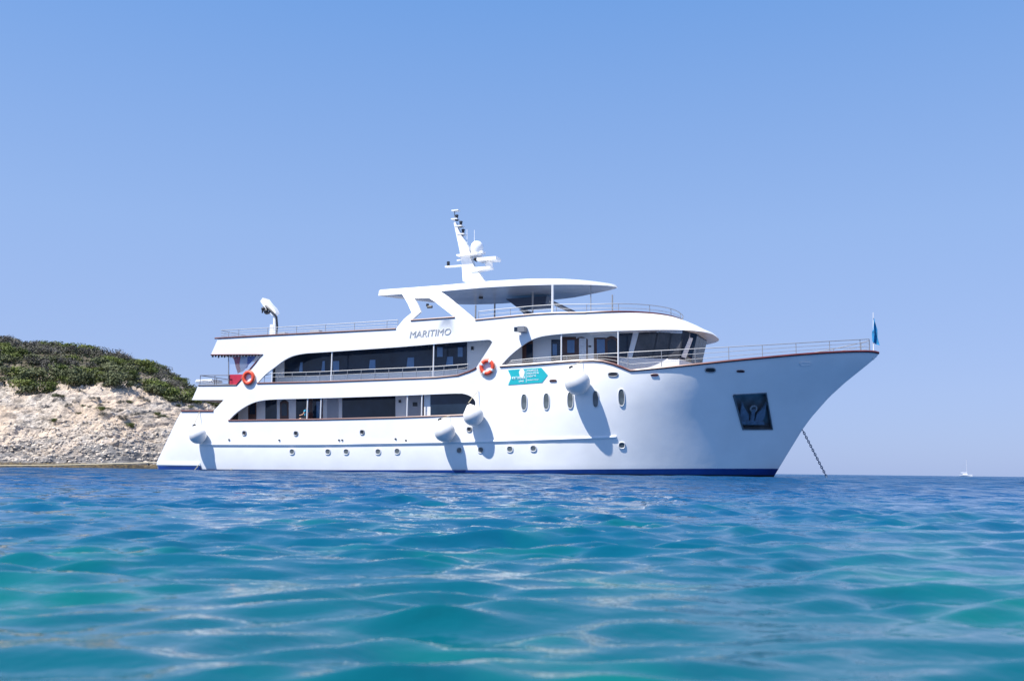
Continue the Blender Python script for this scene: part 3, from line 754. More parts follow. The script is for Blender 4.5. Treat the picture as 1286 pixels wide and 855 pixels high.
# ---- floodlight on the side, ship's name
mL = hull_frame(656.5, 414.6, 0)
bm = BM(); box(bm, (0.08, 0, .28), (0.42, 0.32, 0.5)); bmesh.ops.transform(bm, matrix=mL, verts=bm.verts)
fl = obj('side_lamp', bm, mat('dull_grey_metal', (0.2,0.21,0.23), 0.5), ship)
bm = BM(); box(bm, (-.25, 0, 0.34), (0.22, 0.26, 0.28)); bmesh.ops.transform(bm, matrix=mL, verts=bm.verts); obj('lens', bm, GLASS, fl)
def text_mesh(s, h, width=None, shear=0.0, ext=0.01, bold=0.0):
    c = bpy.data.curves.new('lettering', 'FONT'); c.body = s; c.size = 1; c.extrude = 0.0; c.shear = shear; c.offset = bold; c.resolution_u = 4
    o = bpy.data.objects.new('lettering', c); COL.objects.link(o)
    dg = bpy.context.evaluated_depsgraph_get(); me = bpy.data.meshes.new_from_object(o.evaluated_get(dg))
    bpy.data.objects.remove(o); bpy.data.curves.remove(c)
    P = np.array([v.co for v in me.vertices]); mn, mx = P.min(0), P.max(0)
    sy = h/(mx[1]-mn[1]); sx = (width/(mx[0]-mn[0])) if width else sy
    for v in me.vertices: v.co = ((v.co.x-mn[0])*sx, (v.co.y-mn[1])*sy, 0)
    bm = BM(); bm.from_mesh(me); bpy.data.meshes.remove(me)
    r = bmesh.ops.extrude_face_region(bm, geom=bm.faces[:]); bmesh.ops.translate(bm, vec=(0,0,ext), verts=[g for g in r['geom'] if isinstance(g, bmesh.types.BMVert)])
    return bm
a = hh(514.5, 424.3); b = hh(566.5, 420.2)
bm = text_mesh('MARITIMO', 0.40, (b-a).length, 0.20, 0.02, 0.0)
d = (b-a).normalized(); m = Matrix.Identity(4); n = V(0,-1,0); y = n.cross(d)
for i in range(3): m[i][0] = d[i]; m[i][1] = y[i]; m[i][2] = n[i]; m[i][3] = a[i]+n[i]*0.004
bmesh.ops.transform(bm, matrix=m, verts=bm.verts); obj('name_lettering', bm, NAMEM, ship)

SHIPM = Matrix.Translation(ORG) @ Matrix.Rotation(-TH, 4, 'Z')
# ---- turquoise banner tied to the side
a = hh(638, 464.5); b = hh(680, 461.7); c = hh(688, 471); e = hh(681, 480.3); g = hh(638.3, 483.3)
ban = empty('banner'); d = (b-a).normalized(); m = Matrix.Identity(4); n = V(0,-1,0); y = n.cross(d)
for i in range(3): m[i][0] = d[i]; m[i][1] = y[i]; m[i][2] = n[i]; m[i][3] = g[i]+n[i]*0.01
ban.matrix_world = SHIPM @ m
tag(ban, 'turquoise arrow shaped banner with white lettering tied under the forward side rail', 'banner')
mi = m.inverted(); loc = [mi @ Vector(p) for p in (g, hh(642.2, 474), a, b, c, e)]
bm = BM(); A = [bm.verts.new((p.x, p.y, 0)) for p in loc]; B = [bm.verts.new((p.x, p.y, 0.012)) for p in loc]
ff = [bm.faces.new(A[::-1]), bm.faces.new(B)]
for i in range(6): bm.faces.new((A[i], A[(i+1)%6], B[(i+1)%6], B[i]))
bmesh.ops.triangulate(bm, faces=ff); obj('cloth', bm, TEAL, ban)
BW = loc[3].x; BH = loc[2].y
def btext(s, x, y, h, w_):
    bm = text_mesh(s, h, w_, 0, 0.004, 0.012); bmesh.ops.translate(bm, vec=(x, y, 0.014), verts=bm.verts); obj('lettering', bm, LETTER, ban)
btext('KATARINA', BW*.13, BH*.30, BH*.22, BW*.39); btext('LINE', BW*.33, BH*.13, BH*.11, BW*.15)
for k, (s, w_) in enumerate([('CRUISES &', .33), ('HOLIDAYS IN', .34), ('CROATIA', .27)]): btext(s, BW*.575, BH*(.79-.19*k), BH*.13, BW*w_)
btext('www.katarina-line.com', BW*.575, BH*.20, BH*.085, BW*.34)
bm = BM()
box(bm, (BW*.545, BH*.5, 0.014), (0.022, BH*.8, 0.004))
obj('divider', bm, LETTER, ban)
bm = BM(); v = [bm.verts.new((BW*.42+.17*math.cos(t)*(1+.1*math.sin(3*t)), BH*.72+.26*math.sin(t), 0.018)) for t in np.linspace(0, 2*math.pi, 24, endpoint=False)]; bm.faces.new(v); obj('emblem', bm, LETTER, ban)

# ---- ball fenders
def fender(px, py, r, rope_px, label):
    o = hp(px, py, -HB-r*0.96); f = empty('ball_fender'); f.matrix_world = SHIPM @ Matrix.Translation(o) @ Matrix.Rotation(R(-22), 4, 'Y') @ Matrix.Rotation(R(8), 4, 'X')
    tag(f, label, 'fender', 'ball fenders along the starboard side')
    prof = [(0, -r)] + [(r*math.cos(t), r*math.sin(t)) for t in np.linspace(-1.45, 0.62, 14)] + [(r*.60, r*.78), (r*.42, r*.96), (r*.27, r*1.10), (r*.16, r*1.2), (0, r*1.22)]
    bm = BM(); lathe(bm, prof, 28); obj('ball', bm, FENDER, f, smooth=True, sharp=60)
    bm = BM(); lathe(bm, [(0, r*1.2), (.11, r*1.2), (.12, r*1.32), (.07, r*1.38), (0, r*1.38)], 12); obj('eye', bm, DARK, f)
    top = hh(*rope_px, 0.04); inv = (Matrix.Translation(o) @ Matrix.Rotation(R(-22), 4, 'Y') @ Matrix.Rotation(R(8), 4, 'X')).inverted()
    bm = BM(); tube(bm, [(0, 0, r*1.34), inv @ top], 0.022, 6); obj('rope', bm, ROPE, f)
fender(248.5, 546.5, 0.56, (251, 517), 'small white ball fender hung at the stern beside the swim platform')
fender(558.5, 542, 0.62, (565, 522), 'white ball fender hanging lowest, under the forward end of the main deck opening')
fender(594.5, 522, 0.60, (601, 490), 'white ball fender overlapping the rounded end of the main deck opening')
fender(725, 480, 0.72, (732, 453.5), 'large white ball fender above the oval windows, right of the turquoise banner')

# ---- life rings
def life_ring(px, py, label, tilt, m_ring, m_band):
    o = hp(px, py, -HB-0.10); f = empty('life_ring'); f.matrix_world = SHIPM @ Matrix.Translation(o) @ Matrix.Rotation(R(90), 4, 'X') @ Matrix.Rotation(tilt, 4, 'Z')
    tag(f, label, 'life ring', 'life rings on the ship side')
    def tor(bm, a0, a1, Rr, rr, n=40):
        L = []
        for i in range(n+1):
            a = a0+(a1-a0)*i/n; L.append([bm.verts.new(((Rr+rr*math.cos(t))*math.cos(a), (Rr+rr*math.cos(t))*math.sin(a), rr*0.75*math.sin(t))) for t in np.linspace(0, 2*math.pi, 12, endpoint=False)])
        for p, q_ in zip(L, L[1:]):
            for k in range(12): bm.faces.new((p[k], q_[k], q_[(k+1)%12], p[(k+1)%12]))
    bm = BM(); tor(bm, 0, 2*math.pi, 0.37, 0.115); bmesh.ops.remove_doubles(bm, verts=bm.verts, dist=1e-4); obj('ring', bm, m_ring, f, smooth=True, sharp=80)
    for k in range(4):
        bm = BM(); a = R(45+90*k); tor(bm, a-.16, a+.16, 0.37, 0.12, 6); obj('band', bm, m_band, f, smooth=True, sharp=80)
    bm = BM()
    for k in range(4):
        a = R(45+90*k); tube(bm, [((0.5+.035*math.sin(math.pi*i/8))*math.cos(a+i*math.pi/16), (0.5+.035*math.sin(math.pi*i/8))*math.sin(a+i*math.pi/16), 0) for i in range(9)], 0.014, 5)
    obj('grab_line', bm, ROPE, f)
life_ring(312, 474.3, 'orange life ring on the slanting white pillar at the stern', 0.0, ORANGE, ORANGE)
life_ring(611.6, 460.8, 'orange life ring with pale bands amidships, left of the turquoise banner', 0.3, ORANGE, REFL)

# ---- flags
def flag_mesh(name, pts, label, mats, split, n=14):
    """pts: corners in ship axes A(top hoist) B(top fly) C(bottom fly) D(bottom hoist); hangs in folds"""
    A, B, Cc, D = [Vector(p) for p in pts]; o = empty(name); o.matrix_world = SHIPM @ Matrix.Translation(A)
    tag(o, label, 'flag')
    for si in range(len(mats)):
        bm = BM(); v0, v1 = si/len(mats), (si+1)/len(mats); G = []
        for i in range(n+1):
            row = []
            for j in range(4):
                u = i/n; v = v0+(v1-v0)*j/3
                if split == 'u': uu, vv = v, u
                else: uu, vv = u, v
                p = A.lerp(B, uu).lerp(D.lerp(Cc, uu), vv)
                p = p + V(0, 0.10*math.sin(uu*9+vv*3)*min(1, .3+vv), 0) + V(0.03*math.sin(vv*8+uu*5), 0, 0)
                row.append((bm.verts.new(p-A), bm.verts.new(p-A+V(0, 0.008, 0))))
            G.append(row)
        for i in range(n):
            for j in range(3):
                for s in (0, 1): bm.faces.new((G[i][j][s], G[i+1][j][s], G[i+1][j+1][s], G[i][j+1][s]))
        obj('stripe' if len(mats) > 1 else 'cloth', bm, mats[si], o, smooth=True, sharp=70)
    return o
YF = -HB+0.7
flag_mesh('flag', [hp(292,448,YF), hp(322,447,YF), hp(311,462,YF), hp(298,470,YF)], 'red, white and blue flag drooping behind the clear screen at the stern', [FRED, FWHITE, FBLUE], 'u')
bm = BM(); js = hp(1097, 445, -0.1); tube(bm, [js+V(0,0,-.3), hp(1096.6, 392.5, -0.1)], 0.035, 6, r2=0.02); obj('jack_staff', bm, WHITE2, ship)
flag_mesh('flag', [hp(1096.6,399,-.14), hp(1099.5,404,-.1), hp(1104.5,434,-.1), hp(1094.8,429,-.14)], 'blue flag hanging limp from the short staff at the bow tip', [BFLAG], 'v')

# ---- anchor chain
ca = hp(1008, 540, 0); cb = hp(1039.5, 600, 0); cb.z = min(cb.z, -0.05)
chain = empty('anchor_chain'); chain.matrix_world = SHIPM @ Matrix.Translation(cb); tag(chain, 'dark anchor chain running from the raked bow down into the water', 'chain')
bm = BM(); L = (ca-cb).length; nl = int(L/0.125); d = (ca-cb).normalized(); s1 = d.cross(V(0,1,0)).normalized(); s2 = d.cross(s1)
for i in range(nl):
    c = d*(L*(i+.5)/nl); s = s1 if i % 2 else s2
    tube(bm, [c+d*(0.088*math.cos(t))+s*(0.05*math.sin(t)) for t in np.linspace(0, 2*math.pi, 11)], 0.024, 5, caps=False)
obj('links', bm, IRON, chain)

# ---- a person sitting by the rail on the main deck
def skin_mesh(name, verts, edges, radii, root, m, parent, lev=2):
    me = bpy.data.meshes.new(name); me.from_pydata(verts, edges, []); o = bpy.data.objects.new(name, me); link(o)
    sk = o.modifiers.new('s', 'SKIN'); 
    for i, r in enumerate(radii):
        me.skin_vertices[0].data[i].radius = (r, r) if not isinstance(r, tuple) else r; me.skin_vertices[0].data[i].use_root = (i == root)
    sb = o.modifiers.new('d', 'SUBSURF'); sb.levels = lev; sb.render_levels = lev
    dg = bpy.context.evaluated_depsgraph_get(); m2 = bpy.data.meshes.new_from_object(o.evaluated_get(dg)); bpy.data.objects.remove(o)
    m2.materials.clear(); m2.materials.append(m); m2.name = name; m2.shade_smooth()
    return link(bpy.data.objects.new(name, m2), parent)
pp = hp(385, 524, -3.75); zseat = 2.47+0.46+0.15
per = empty('person'); per.matrix_world = SHIPM @ Matrix.Translation((pp.x, pp.y, 2.78)) @ Matrix.Rotation(R(180), 4, 'Z')
tag(per, 'person in a blue top sitting by the main deck opening, one arm stretched sternwards', 'person')
ps = 0.62
bv = [(0,0,.62),(0,0,.80),(0,0,1.02),(0,0,1.14),(.02,0,1.22),(.03,0,1.36),           # pelvis .. head
      (0,.19,1.10),(.08,.26,.86),(.30,.24,.80),(.40,.22,.80),                            # left arm
      (0,-.19,1.10),(.22,-.27,1.0),(.46,-.25,.92),(.56,-.24,.90),                        # right arm forward
      (.05,.10,.60),(.44,.13,.60),(.46,.13,.14),(.60,.14,.05),
      (.05,-.10,.60),(.44,-.13,.60),(.46,-.13,.14),(.60,-.14,.05)]
be = [(0,1),(1,2),(2,3),(3,4),(4,5),(3,6),(6,7),(7,8),(8,9),(3,10),(10,11),(11,12),(12,13),(0,14),(14,15),(15,16),(16,17),(0,18),(18,19),(19,20),(20,21)]
brd = [.15,.13,.15,.09,.055,.10, .06,.045,.035,.03, .06,.045,.035,.03, .09,.065,.05,.04, .09,.065,.05,.04]
skin_mesh('body', bv, be, brd, 0, SKIN, per)
skin_mesh('shirt', [(0,0,.66),(0,0,.82),(0,0,1.02),(0,0,1.12),(0,.19,1.10),(.05,.23,.97),(0,-.19,1.10),(.12,-.24,1.05)], [(0,1),(1,2),(2,3),(3,4),(4,5),(3,6),(6,7)], [.175,.155,.175,.105,.085,.075,.085,.075], 0, SHIRT, per)
skin_mesh('shorts', [(0,0,.62),(.05,.10,.61),(.32,.125,.61),(.05,-.10,.61),(.32,-.125,.61)], [(0,1),(1,2),(0,3),(3,4)], [.17,.115,.09,.115,.09], 0, SHORTS, per)
bm = BM(); sphere(bm, (0.0,0,1.40), 0.115, (1,.92,1.0), 14); obj('hair', bm, HAIR, per, smooth=True)
ch = empty('deck_chair'); ch.matrix_world = per.matrix_world.copy(); tag(ch, 'dark wooden seat under the person on the main deck', 'chair')
bm = BM(); box(bm, (0,0,.11), (.5,.5,.80)); obj('seat', bm, WOOD, ch); bm = BM(); box(bm, (-.28,0,.62), (.05,.5,.7)); obj('backrest', bm, WOOD, ch)

# ------------------------------------------------------------------ headland
def azdir(px): 
    d = wsight(px, 590); d.z = 0; return d.normalized()
RIDGE = [(-420,395),(-200,408),(-80,423),(0,433),(60,441),(110,449),(150,456),(190,467),(215,479),(240,495),(262,506),(300,515),(350,540),(420,575),(470,590)]
VEG = [(-420,486),(-200,490),(-60,492),(0,492),(40,494),(70,486),(120,490),(170,494),(200,500),(240,506),(262,512),(300,524),(350,547),(420,578),(470,590)]
HOR = lambda px: 583.7+px*0.01148
D0 = [(-420,78),(0,84),(140,87),(260,93),(470,100)]; 
def hash_n(x, y, z=0, sc=1): return noise.noise(V(x*sc, y*sc, z*sc))
def ground(px, s):
    """s 0 = waterline, 0.42 = edge of the scrub, 1 = ridge, >1 the far slope"""
    d0 = interp(px, D0); dv = d0+13; dr = d0+42
    zv = (HOR(px)-interp(px, VEG))*dv/FPX; zr = (HOR(px)-interp(px, RIDGE))*dr/FPX
    if s < 0: d = d0+s*20; z = s*4-0.05
    elif s < 0.42:
        t = s/0.42; d = d0+(dv-d0)*t; z = zv*(0.80*t + 0.20*math.sin(t*math.pi/2)**0.7)
    elif s <= 1:
        t = (s-0.42)/0.58; d = dv+(dr-dv)*t; z = zv+(zr-zv)*(t*1.25-0.25*t*t*t if False else math.sin(t*math.pi/2)**0.85)
    else: d = dr+(s-1)*60; z = zr*(1-0.25*(s-1)**2)-(s-1)*2
    a = azdir(px); depth = d/ a.y
    return V(a.x*depth, a.y*depth, max(z, -1.0))
NPX, NS = 330, 210
ss = np.concatenate([np.linspace(-0.12, 0.42, 120), np.linspace(0.42, 1, 70)[1:], np.linspace(1, 2.0, 22)[1:]]); NS = len(ss)
pxs = np.concatenate([np.linspace(-420, -30, 60)[:-1], np.linspace(-30, 300, 300), np.linspace(300, 475, 40)[1:]]); NPX = len(pxs)
vs = []
for px in pxs:
    for s in ss:
        p = ground(px, s)
        k = 1.0 if 0.02 < s < 0.5 else 0.6
        fade = min(1, max(0, p.z/0.8))
        r1 = noise.fractal(p*0.22, 1.0, 2.0, 4); r2 = noise.ridged_multi_fractal(V(p.x*0.5+p.z*.4, p.y*0.5, p.z*1.6), 0.9, 2.1, 5, 1.0, 2.0)
        st = (p.z*1.15+p.x*0.12+0.6*noise.noise(p*0.15)) % 1.0                       # tilted ledges
        dz = k*fade*(0.5*r1 + 0.22*(r2-1.2) + 0.30*(st**3-0.3))
        n2 = noise.noise(p*1.9)*0.16*k*fade
        back = 0.45*k*fade*(noise.noise(V(p.x*0.7, 3.1, p.z*2.2)) + 0.5*noise.noise(V(p.x*1.9, 9.1, p.z*4.5)))
        vs.append((p.x+n2, p.y+back, p.z+dz*(1 if s < 0.5 else 0.7)))
vs = np.array(vs); idx = np.arange(NPX*NS).reshape(NPX, NS)
fc = np.stack([idx[:-1,:-1], idx[1:,:-1], idx[1:,1:], idx[:-1,1:]], -1).reshape(-1, 4)
def np_mesh(name, v, f, m, smooth=True):
    me = bpy.data.meshes.new(name); me.vertices.add(len(v)); me.vertices.foreach_set('co', np.asarray(v, np.float32).ravel())
    k = f.shape[1]; me.loops.add(f.size); me.loops.foreach_set('vertex_index', f.ravel().astype(np.int32))
    me.polygons.add(len(f)); me.polygons.foreach_set('loop_start', np.arange(0, f.size, k, dtype=np.int32)); 
    me.polygons.foreach_set('use_smooth', np.full(len(f), smooth)); me.materials.append(m); me.update(calc_edges=True); me.validate()
    return link(bpy.data.objects.new(name, me))
def ramp(t, src, stops):
    r = t.nodes.new('ShaderNodeValToRGB'); e = r.color_ramp.elements
    while len(e) < len(stops): e.new(0.5)
    for i, (p, c) in enumerate(stops): e[i].position = p; e[i].color = (*c, 1)
    t.links.new(src, r.inputs[0]); return r
def nnode(t, vec, scale, detail=5, rough=0.6, dist=0.0):
    n = t.nodes.new('ShaderNodeTexNoise'); n.inputs['Scale'].default_value = scale; n.inputs['Detail'].default_value = detail; n.inputs['Roughness'].default_value = rough; n.inputs['Distortion'].default_value = dist
    t.links.new(vec, n.inputs['Vector']); return n
def mixc(t, fac, a, b, mode='MIX'):
    n = t.nodes.new('ShaderNodeMixRGB'); n.blend_type = mode
    for i, s in ((0, fac), (1, a), (2, b)):
        if isinstance(s, (int, float)): n.inputs[i].default_value = s
        elif isinstance(s, tuple): n.inputs[i].default_value = (*s, 1)
        else: t.links.new(s, n.inputs[i])
    return n.outputs[0]
def mth(t, op, a, b=None, clamp=False):
    n = t.nodes.new('ShaderNodeMath'); n.operation = op; n.use_clamp = clamp
    for i, s in ((0, a), (1, b)):
        if s is None: continue
        if isinstance(s, (int, float)): n.inputs[i].default_value = s
        else: t.links.new(s, n.inputs[i])
    return n.outputs[0]
def rock_material():
    m, t, p = node_mat('limestone'); p.inputs['Roughness'].default_value = 0.9
    tc = t.nodes.new('ShaderNodeTexCoord'); g = t.nodes.new('ShaderNodeSeparateXYZ'); t.links.new(tc.outputs['Object'], g.inputs[0])
    mp = t.nodes.new('ShaderNodeMapping'); mp.inputs['Scale'].default_value = (1, 0.6, 1.7); mp.inputs['Rotation'].default_value = (0, R(10), 0); t.links.new(tc.outputs['Object'], mp.inputs[0]); ob = mp.outputs[0]
    big = nnode(t, ob, 0.22, 4); mid = nnode(t, ob, 1.3, 6, 0.7); fine = nnode(t, ob, 5.0, 5, 0.7)
    c = ramp(t, mid.outputs[0], [(0.32, (0.09,0.082,0.075)), (0.42, (0.27,0.24,0.205)), (0.50, (0.46,0.40,0.335)), (0.68, (0.66,0.59,0.51))]).outputs[0]
    wr = ramp(t, big.outputs[0], [(0.42, (1.0,1.0,1.0)), (0.62, (1.06,0.92,0.78))]).outputs[0]; c = mixc(t, 1.0, c, wr, 'MULTIPLY')
    sm = ramp(t, nnode(t, ob, 0.11, 3).outputs[0], [(0.44, (0,0,0)), (0.56, (1,1,1))]).outputs[0]; c = mixc(t, mth(t, 'MULTIPLY', sm, 0.65), c, (0.64,0.52,0.405))
    cr = ramp(t, fine.outputs[0], [(0.38, (0.16,0.15,0.14)), (0.48, (1,1,1))]).outputs[0]; c = mixc(t, mth(t, 'SUBTRACT', 0.75, mth(t, 'MULTIPLY', sm, 0.5)), c, cr, 'MULTIPLY')
    # weathered grey belt near the water, ochre tidal band at the foot
    hz = mth(t, 'ADD', g.outputs[2], mth(t, 'MULTIPLY', mth(t, 'SUBTRACT', big.outputs[0], 0.5), 7.0))
    belt = ramp(t, mth(t, 'DIVIDE', hz, 4.0), [(0.42, (1,1,1)), (0.60, (0,0,0))]).outputs[0]
    greyc = ramp(t, mid.outputs[0], [(0.3, (0.07,0.07,0.075)), (0.7, (0.24,0.235,0.23))]).outputs[0]; c = mixc(t, mth(t, 'MULTIPLY', belt, 0.88), c, greyc)
    tz = mth(t, 'ADD', g.outputs[2], mth(t, 'MULTIPLY', mth(t, 'SUBTRACT', mid.outputs[0], 0.5), 0.5))
    tide = ramp(t, mth(t, 'DIVIDE', tz, 1.2), [(0.30, (1,1,1)), (0.46, (0,0,0))]).outputs[0]
    oc = ramp(t, fine.outputs[0], [(0.44, (0.03,0.025,0.02)), (0.66, (0.24,0.17,0.065))]).outputs[0]; c = mixc(t, mth(t, 'MULTIPLY', tide, 0.95), c, oc)
    # earth under the scrub
    sc = ramp(t, mth(t, 'DIVIDE', hz, 20.0), [(0.46, (0,0,0)), (0.56, (1,1,1))]).outputs[0]
    c = mixc(t, sc, c, (0.10, 0.085, 0.055))
    t.links.new(c, p.inputs['Base Color'])
    b = t.nodes.new('ShaderNodeBump'); b.inputs['Distance'].default_value = 0.25; b.inputs['Strength'].default_value = 0.9
    t.links.new(mth(t, 'ADD', mid.outputs[0], mth(t, 'MULTIPLY', fine.outputs[0], 0.4)), b.inputs['Height']); t.links.new(b.outputs[0], p.inputs['Normal'])
    return m
ROCK = rock_material()
land = np_mesh('rocky_headland', vs, fc, ROCK, False); tag(land, kind='structure')
SOFF = {}
def gsurf(px, s):
    i = int(np.clip(np.searchsorted(pxs, px), 0, NPX-1)); j = int(np.searchsorted(ss, s)); j = min(j, NS-1); return Vector(vs[idx[i, j]])
# loose stones: nobody could count them
STONE = mat('pale_stone', (0.54, 0.47, 0.39), 0.9, var=0.35, vscale=0.7)
ico = BM(); bmesh.ops.create_icosphere(ico, subdivisions=1, radius=1); iv = np.array([v.co for v in ico.verts]); iff = np.array([[v.index for v in f.verts] for f in ico.faces]); ico.free()
SV = []; SF = []; n0 = 0
for k in range(11000):
    px = random.uniform(-200, 330); s = random.uniform(0.02, 0.47); p = gsurf(px, s)
    if p.z < 0.25 or noise.noise(p*0.09)+0.25*random.uniform(-1,1) > 0.05: continue
    r = random.choice((.05,.06,.07,.09,.11,.15)) * random.uniform(.7, 1.4)
    a = random.uniform(0, 6.28); q_ = iv*(1+np.random.uniform(-.35,.35,(len(iv),1)))*np.array([r*random.uniform(.8,1.7), r, r*random.uniform(.5,1.0)])
    q_ = np.stack([q_[:,0]*math.cos(a)-q_[:,1]*math.sin(a), q_[:,0]*math.sin(a)+q_[:,1]*math.cos(a), q_[:,2]], 1)+np.array(p)
    SV.append(q_); SF.append(iff+n0); n0 += len(iv)
o = np_mesh('loose_stones', np.concatenate(SV), np.concatenate(SF), STONE, False); tag(o, kind='stuff')

# shrubs
def leaf_mat(name, cols):
    m, t, p = node_mat(name); p.inputs['Roughness'].default_value = 0.75; p.inputs['Specular IOR Level'].default_value = 0.2
    oi = t.nodes.new('ShaderNodeObjectInfo'); tc = t.nodes.new('ShaderNodeTexCoord'); n = nnode(t, tc.outputs['Object'], 1.6, 3)
    v = mth(t, 'ADD', mth(t, 'MULTIPLY', n.outputs[0], 0.8), mth(t, 'MULTIPLY', oi.outputs['Random'], 0.35))
    r = ramp(t, v, [(0.3, cols[0]), (0.55, cols[1]), (0.8, cols[2])]); t.links.new(r.outputs[0], p.inputs['Base Color']); return m
LG = leaf_mat('dark_green_leaves', [(0.055,0.066,0.034), (0.105,0.12,0.057), (0.16,0.175,0.09)])
LO = leaf_mat('bright_green_leaves', [(0.065,0.085,0.024), (0.12,0.155,0.038), (0.19,0.215,0.065)])
LB = leaf_mat('grey_brown_twigs', [(0.075,0.07,0.06), (0.135,0.13,0.11), (0.19,0.18,0.155)])
def bush_mesh(name, m, seed, nleaf, leaf, loose):
    rnd = random.Random(seed); bm = BM()
    lobes = [(V(rnd.uniform(-.6,.6), rnd.uniform(-.6,.6), rnd.uniform(.2,.75)), rnd.uniform(.28,.55)) for _ in range(9)]
    for i in range(nleaf):
        c, r = rnd.choice(lobes); d = V(rnd.gauss(0,1), rnd.gauss(0,1), rnd.gauss(0,1)).normalized()
        p = c + V(d.x, d.y, d.z*.8)*r*(rnd.random()**loose); 
        if p.z < -0.12: p.z = rnd.uniform(-.1,.1)
        a = V(rnd.gauss(0,1), rnd.gauss(0,1), rnd.gauss(0,1)).normalized(); n = (d+a*0.8).normalized(); u = n.cross(a).normalized(); w_ = n.cross(u); l = leaf*rnd.uniform(.6,1.4)
        f = [bm.verts.new(p+u*l), bm.verts.new(p+w_*l*.55), bm.verts.new(p-u*l), bm.verts.new(p-w_*l*.55)]; bm.faces.new(f)
    for i in range(7):
        a = rnd.uniform(0, 6.28); tube(bm, [(0,0,-.2), (.25*math.cos(a), .25*math.sin(a), .25), (.6*math.cos(a), .6*math.sin(a), rnd.uniform(.5,.9))], 0.03, 4, r2=.008)
    me = bpy.data.meshes.new(name); bm.to_mesh(me); bm.free(); me.materials.append(m); return me
KINDS = {'dark': [bush_mesh('shrub', LG, k, 900, .075, .45) for k in range(4)], 'bright': [bush_mesh('shrub', LO, 20+k, 900, .07, .45) for k in range(3)],
         'grey': [bush_mesh('shrub', LB, 40+k, 800, .06, .7) for k in range(3)]}
DESC = {'dark': 'dark green shrub', 'bright': 'bright olive green shrub', 'grey': 'grey brown twiggy shrub'}
def shrub(px, s, r, kind):
    p = gsurf(px, s); o = bpy.data.objects.new('shrub', random.choice(KINDS[kind])); link(o)
    o.location = p-V(0,0,.08*r); o.rotation_euler = (0, 0, random.uniform(0, 6.28)); o.scale = (r*random.uniform(.9,1.35), r*random.uniform(.9,1.3), r*random.uniform(.65,.95))
    where = 'alone on bare rock' if s < 0.40 else ('at the lower scrub edge' if s < 0.5 else ('halfway up the scrub slope' if s < 0.82 else 'up on the ridge'))
    side = 'far left of headland' if px < 90 else ('middle of headland' if px < 175 else 'headland end by the ship')
    tag(o, '%s %s, %s' % (DESC[kind], where, side), 'shrub', '%ss %s, %s' % (DESC[kind], where, side))
cnt = 0
for k in range(1500):
    if cnt >= 215: break
    px = random.uniform(-40, 290); s = 0.435+0.585*random.random()**1.05
    f = noise.noise(V(px*0.018, s*7, 0.3)); g_ = random.random()
    if s > 1.01: continue
    if s < 0.5: kind = 'bright' if g_ < .5 else 'dark'
    else: kind = 'grey' if f+0.5*(g_-.5)+0.5*(s-.7) > -0.16 else ('bright' if f+0.5*(g_-.5) < -0.22 else 'dark')
    shrub(px, s, random.uniform(0.8, 1.75)*(1.15 if s < .5 else 1)*(1-0.45*max(0, min(1, (px-150)/90))*(s > .5)), kind); cnt += 1
# big shrub that spills over the rock edge at the left, one line of bright ones
for px, s, r, kd in [(18,.425,1.7,'bright'),(34,.415,1.6,'dark'),(48,.42,1.3,'bright'),(75,.44,1.3,'bright'),(95,.44,1.5,'dark'),(130,.44,1.7,'dark'),(140,.43,1.4,'dark'),(190,.43,1.6,'dark'),(205,.43,1.7,'bright'),(222,.42,1.7,'dark'),(238,.42,1.7,'bright')]: shrub(px, s, r, kd)
for k in range(46):
    px = random.uniform(60, 285); s = random.uniform(0.2, 0.40); shrub(px, s, random.uniform(.25, .6), random.choice(['grey','grey','grey','dark','bright']))
# undergrowth between the shrubs
bm = BM()
for k in range(16000):
    px = random.uniform(-300, 330); s = random.uniform(.43, 1.1); p = gsurf(px, s)+V(random.uniform(-.5,.5), random.uniform(-.5,.5), random.uniform(0,.6))
    a = V(random.gauss(0,1), random.gauss(0,1), random.gauss(0,1)).normalized(); u = a.orthogonal().normalized(); w_ = a.cross(u); l = random.uniform(.10,.24)
    bm.faces.new([bm.verts.new(p+u*l), bm.verts.new(p+w_*l*.5), bm.verts.new(p-u*l), bm.verts.new(p-w_*l*.5)])
o = obj('undergrowth', bm, leaf_mat('undergrowth_leaves', [(0.05,0.055,0.03), (0.06,0.075,0.03), (0.10,0.095,0.07)])); tag(o, kind='stuff')

# mooring line from the stern to the rocks
a = toworld(hp(198, 580.5, -HB+.3)); b = gsurf(-60, 0.02); b.z = 0.12
bm = BM(); tube(bm, [a.lerp(b, i/24)-V(0,0,0.08*math.sin(math.pi*i/24)) for i in range(25)], 0.04, 6); bmesh.ops.translate(bm, vec=-a, verts=bm.verts)
o = obj('mooring_rope', bm, ROPE, smooth=True); o.location = a; tag(o, 'pale mooring rope stretched low from the stern towards the rocks on the left', 'rope')
# slack lines at the stern waterline
for px, lb in ((247, 'short slack rope hanging into the water at the end of the swim platform'), (289, 'short pale rope trailing at the waterline just forward of the swim platform')):
    a = toworld(hp(px+2, 583 if px == 247 else 588, -HB-.14)); bm = BM(); tube(bm, [V(0,0,0), V(-.05,-.03,-.18), V(-.2,-.05,-.35), V(-.12,-.06,-.55)], 0.03, 6); o = obj('rope', bm, ROPE, smooth=True); o.location = a; tag(o, lb, 'rope')

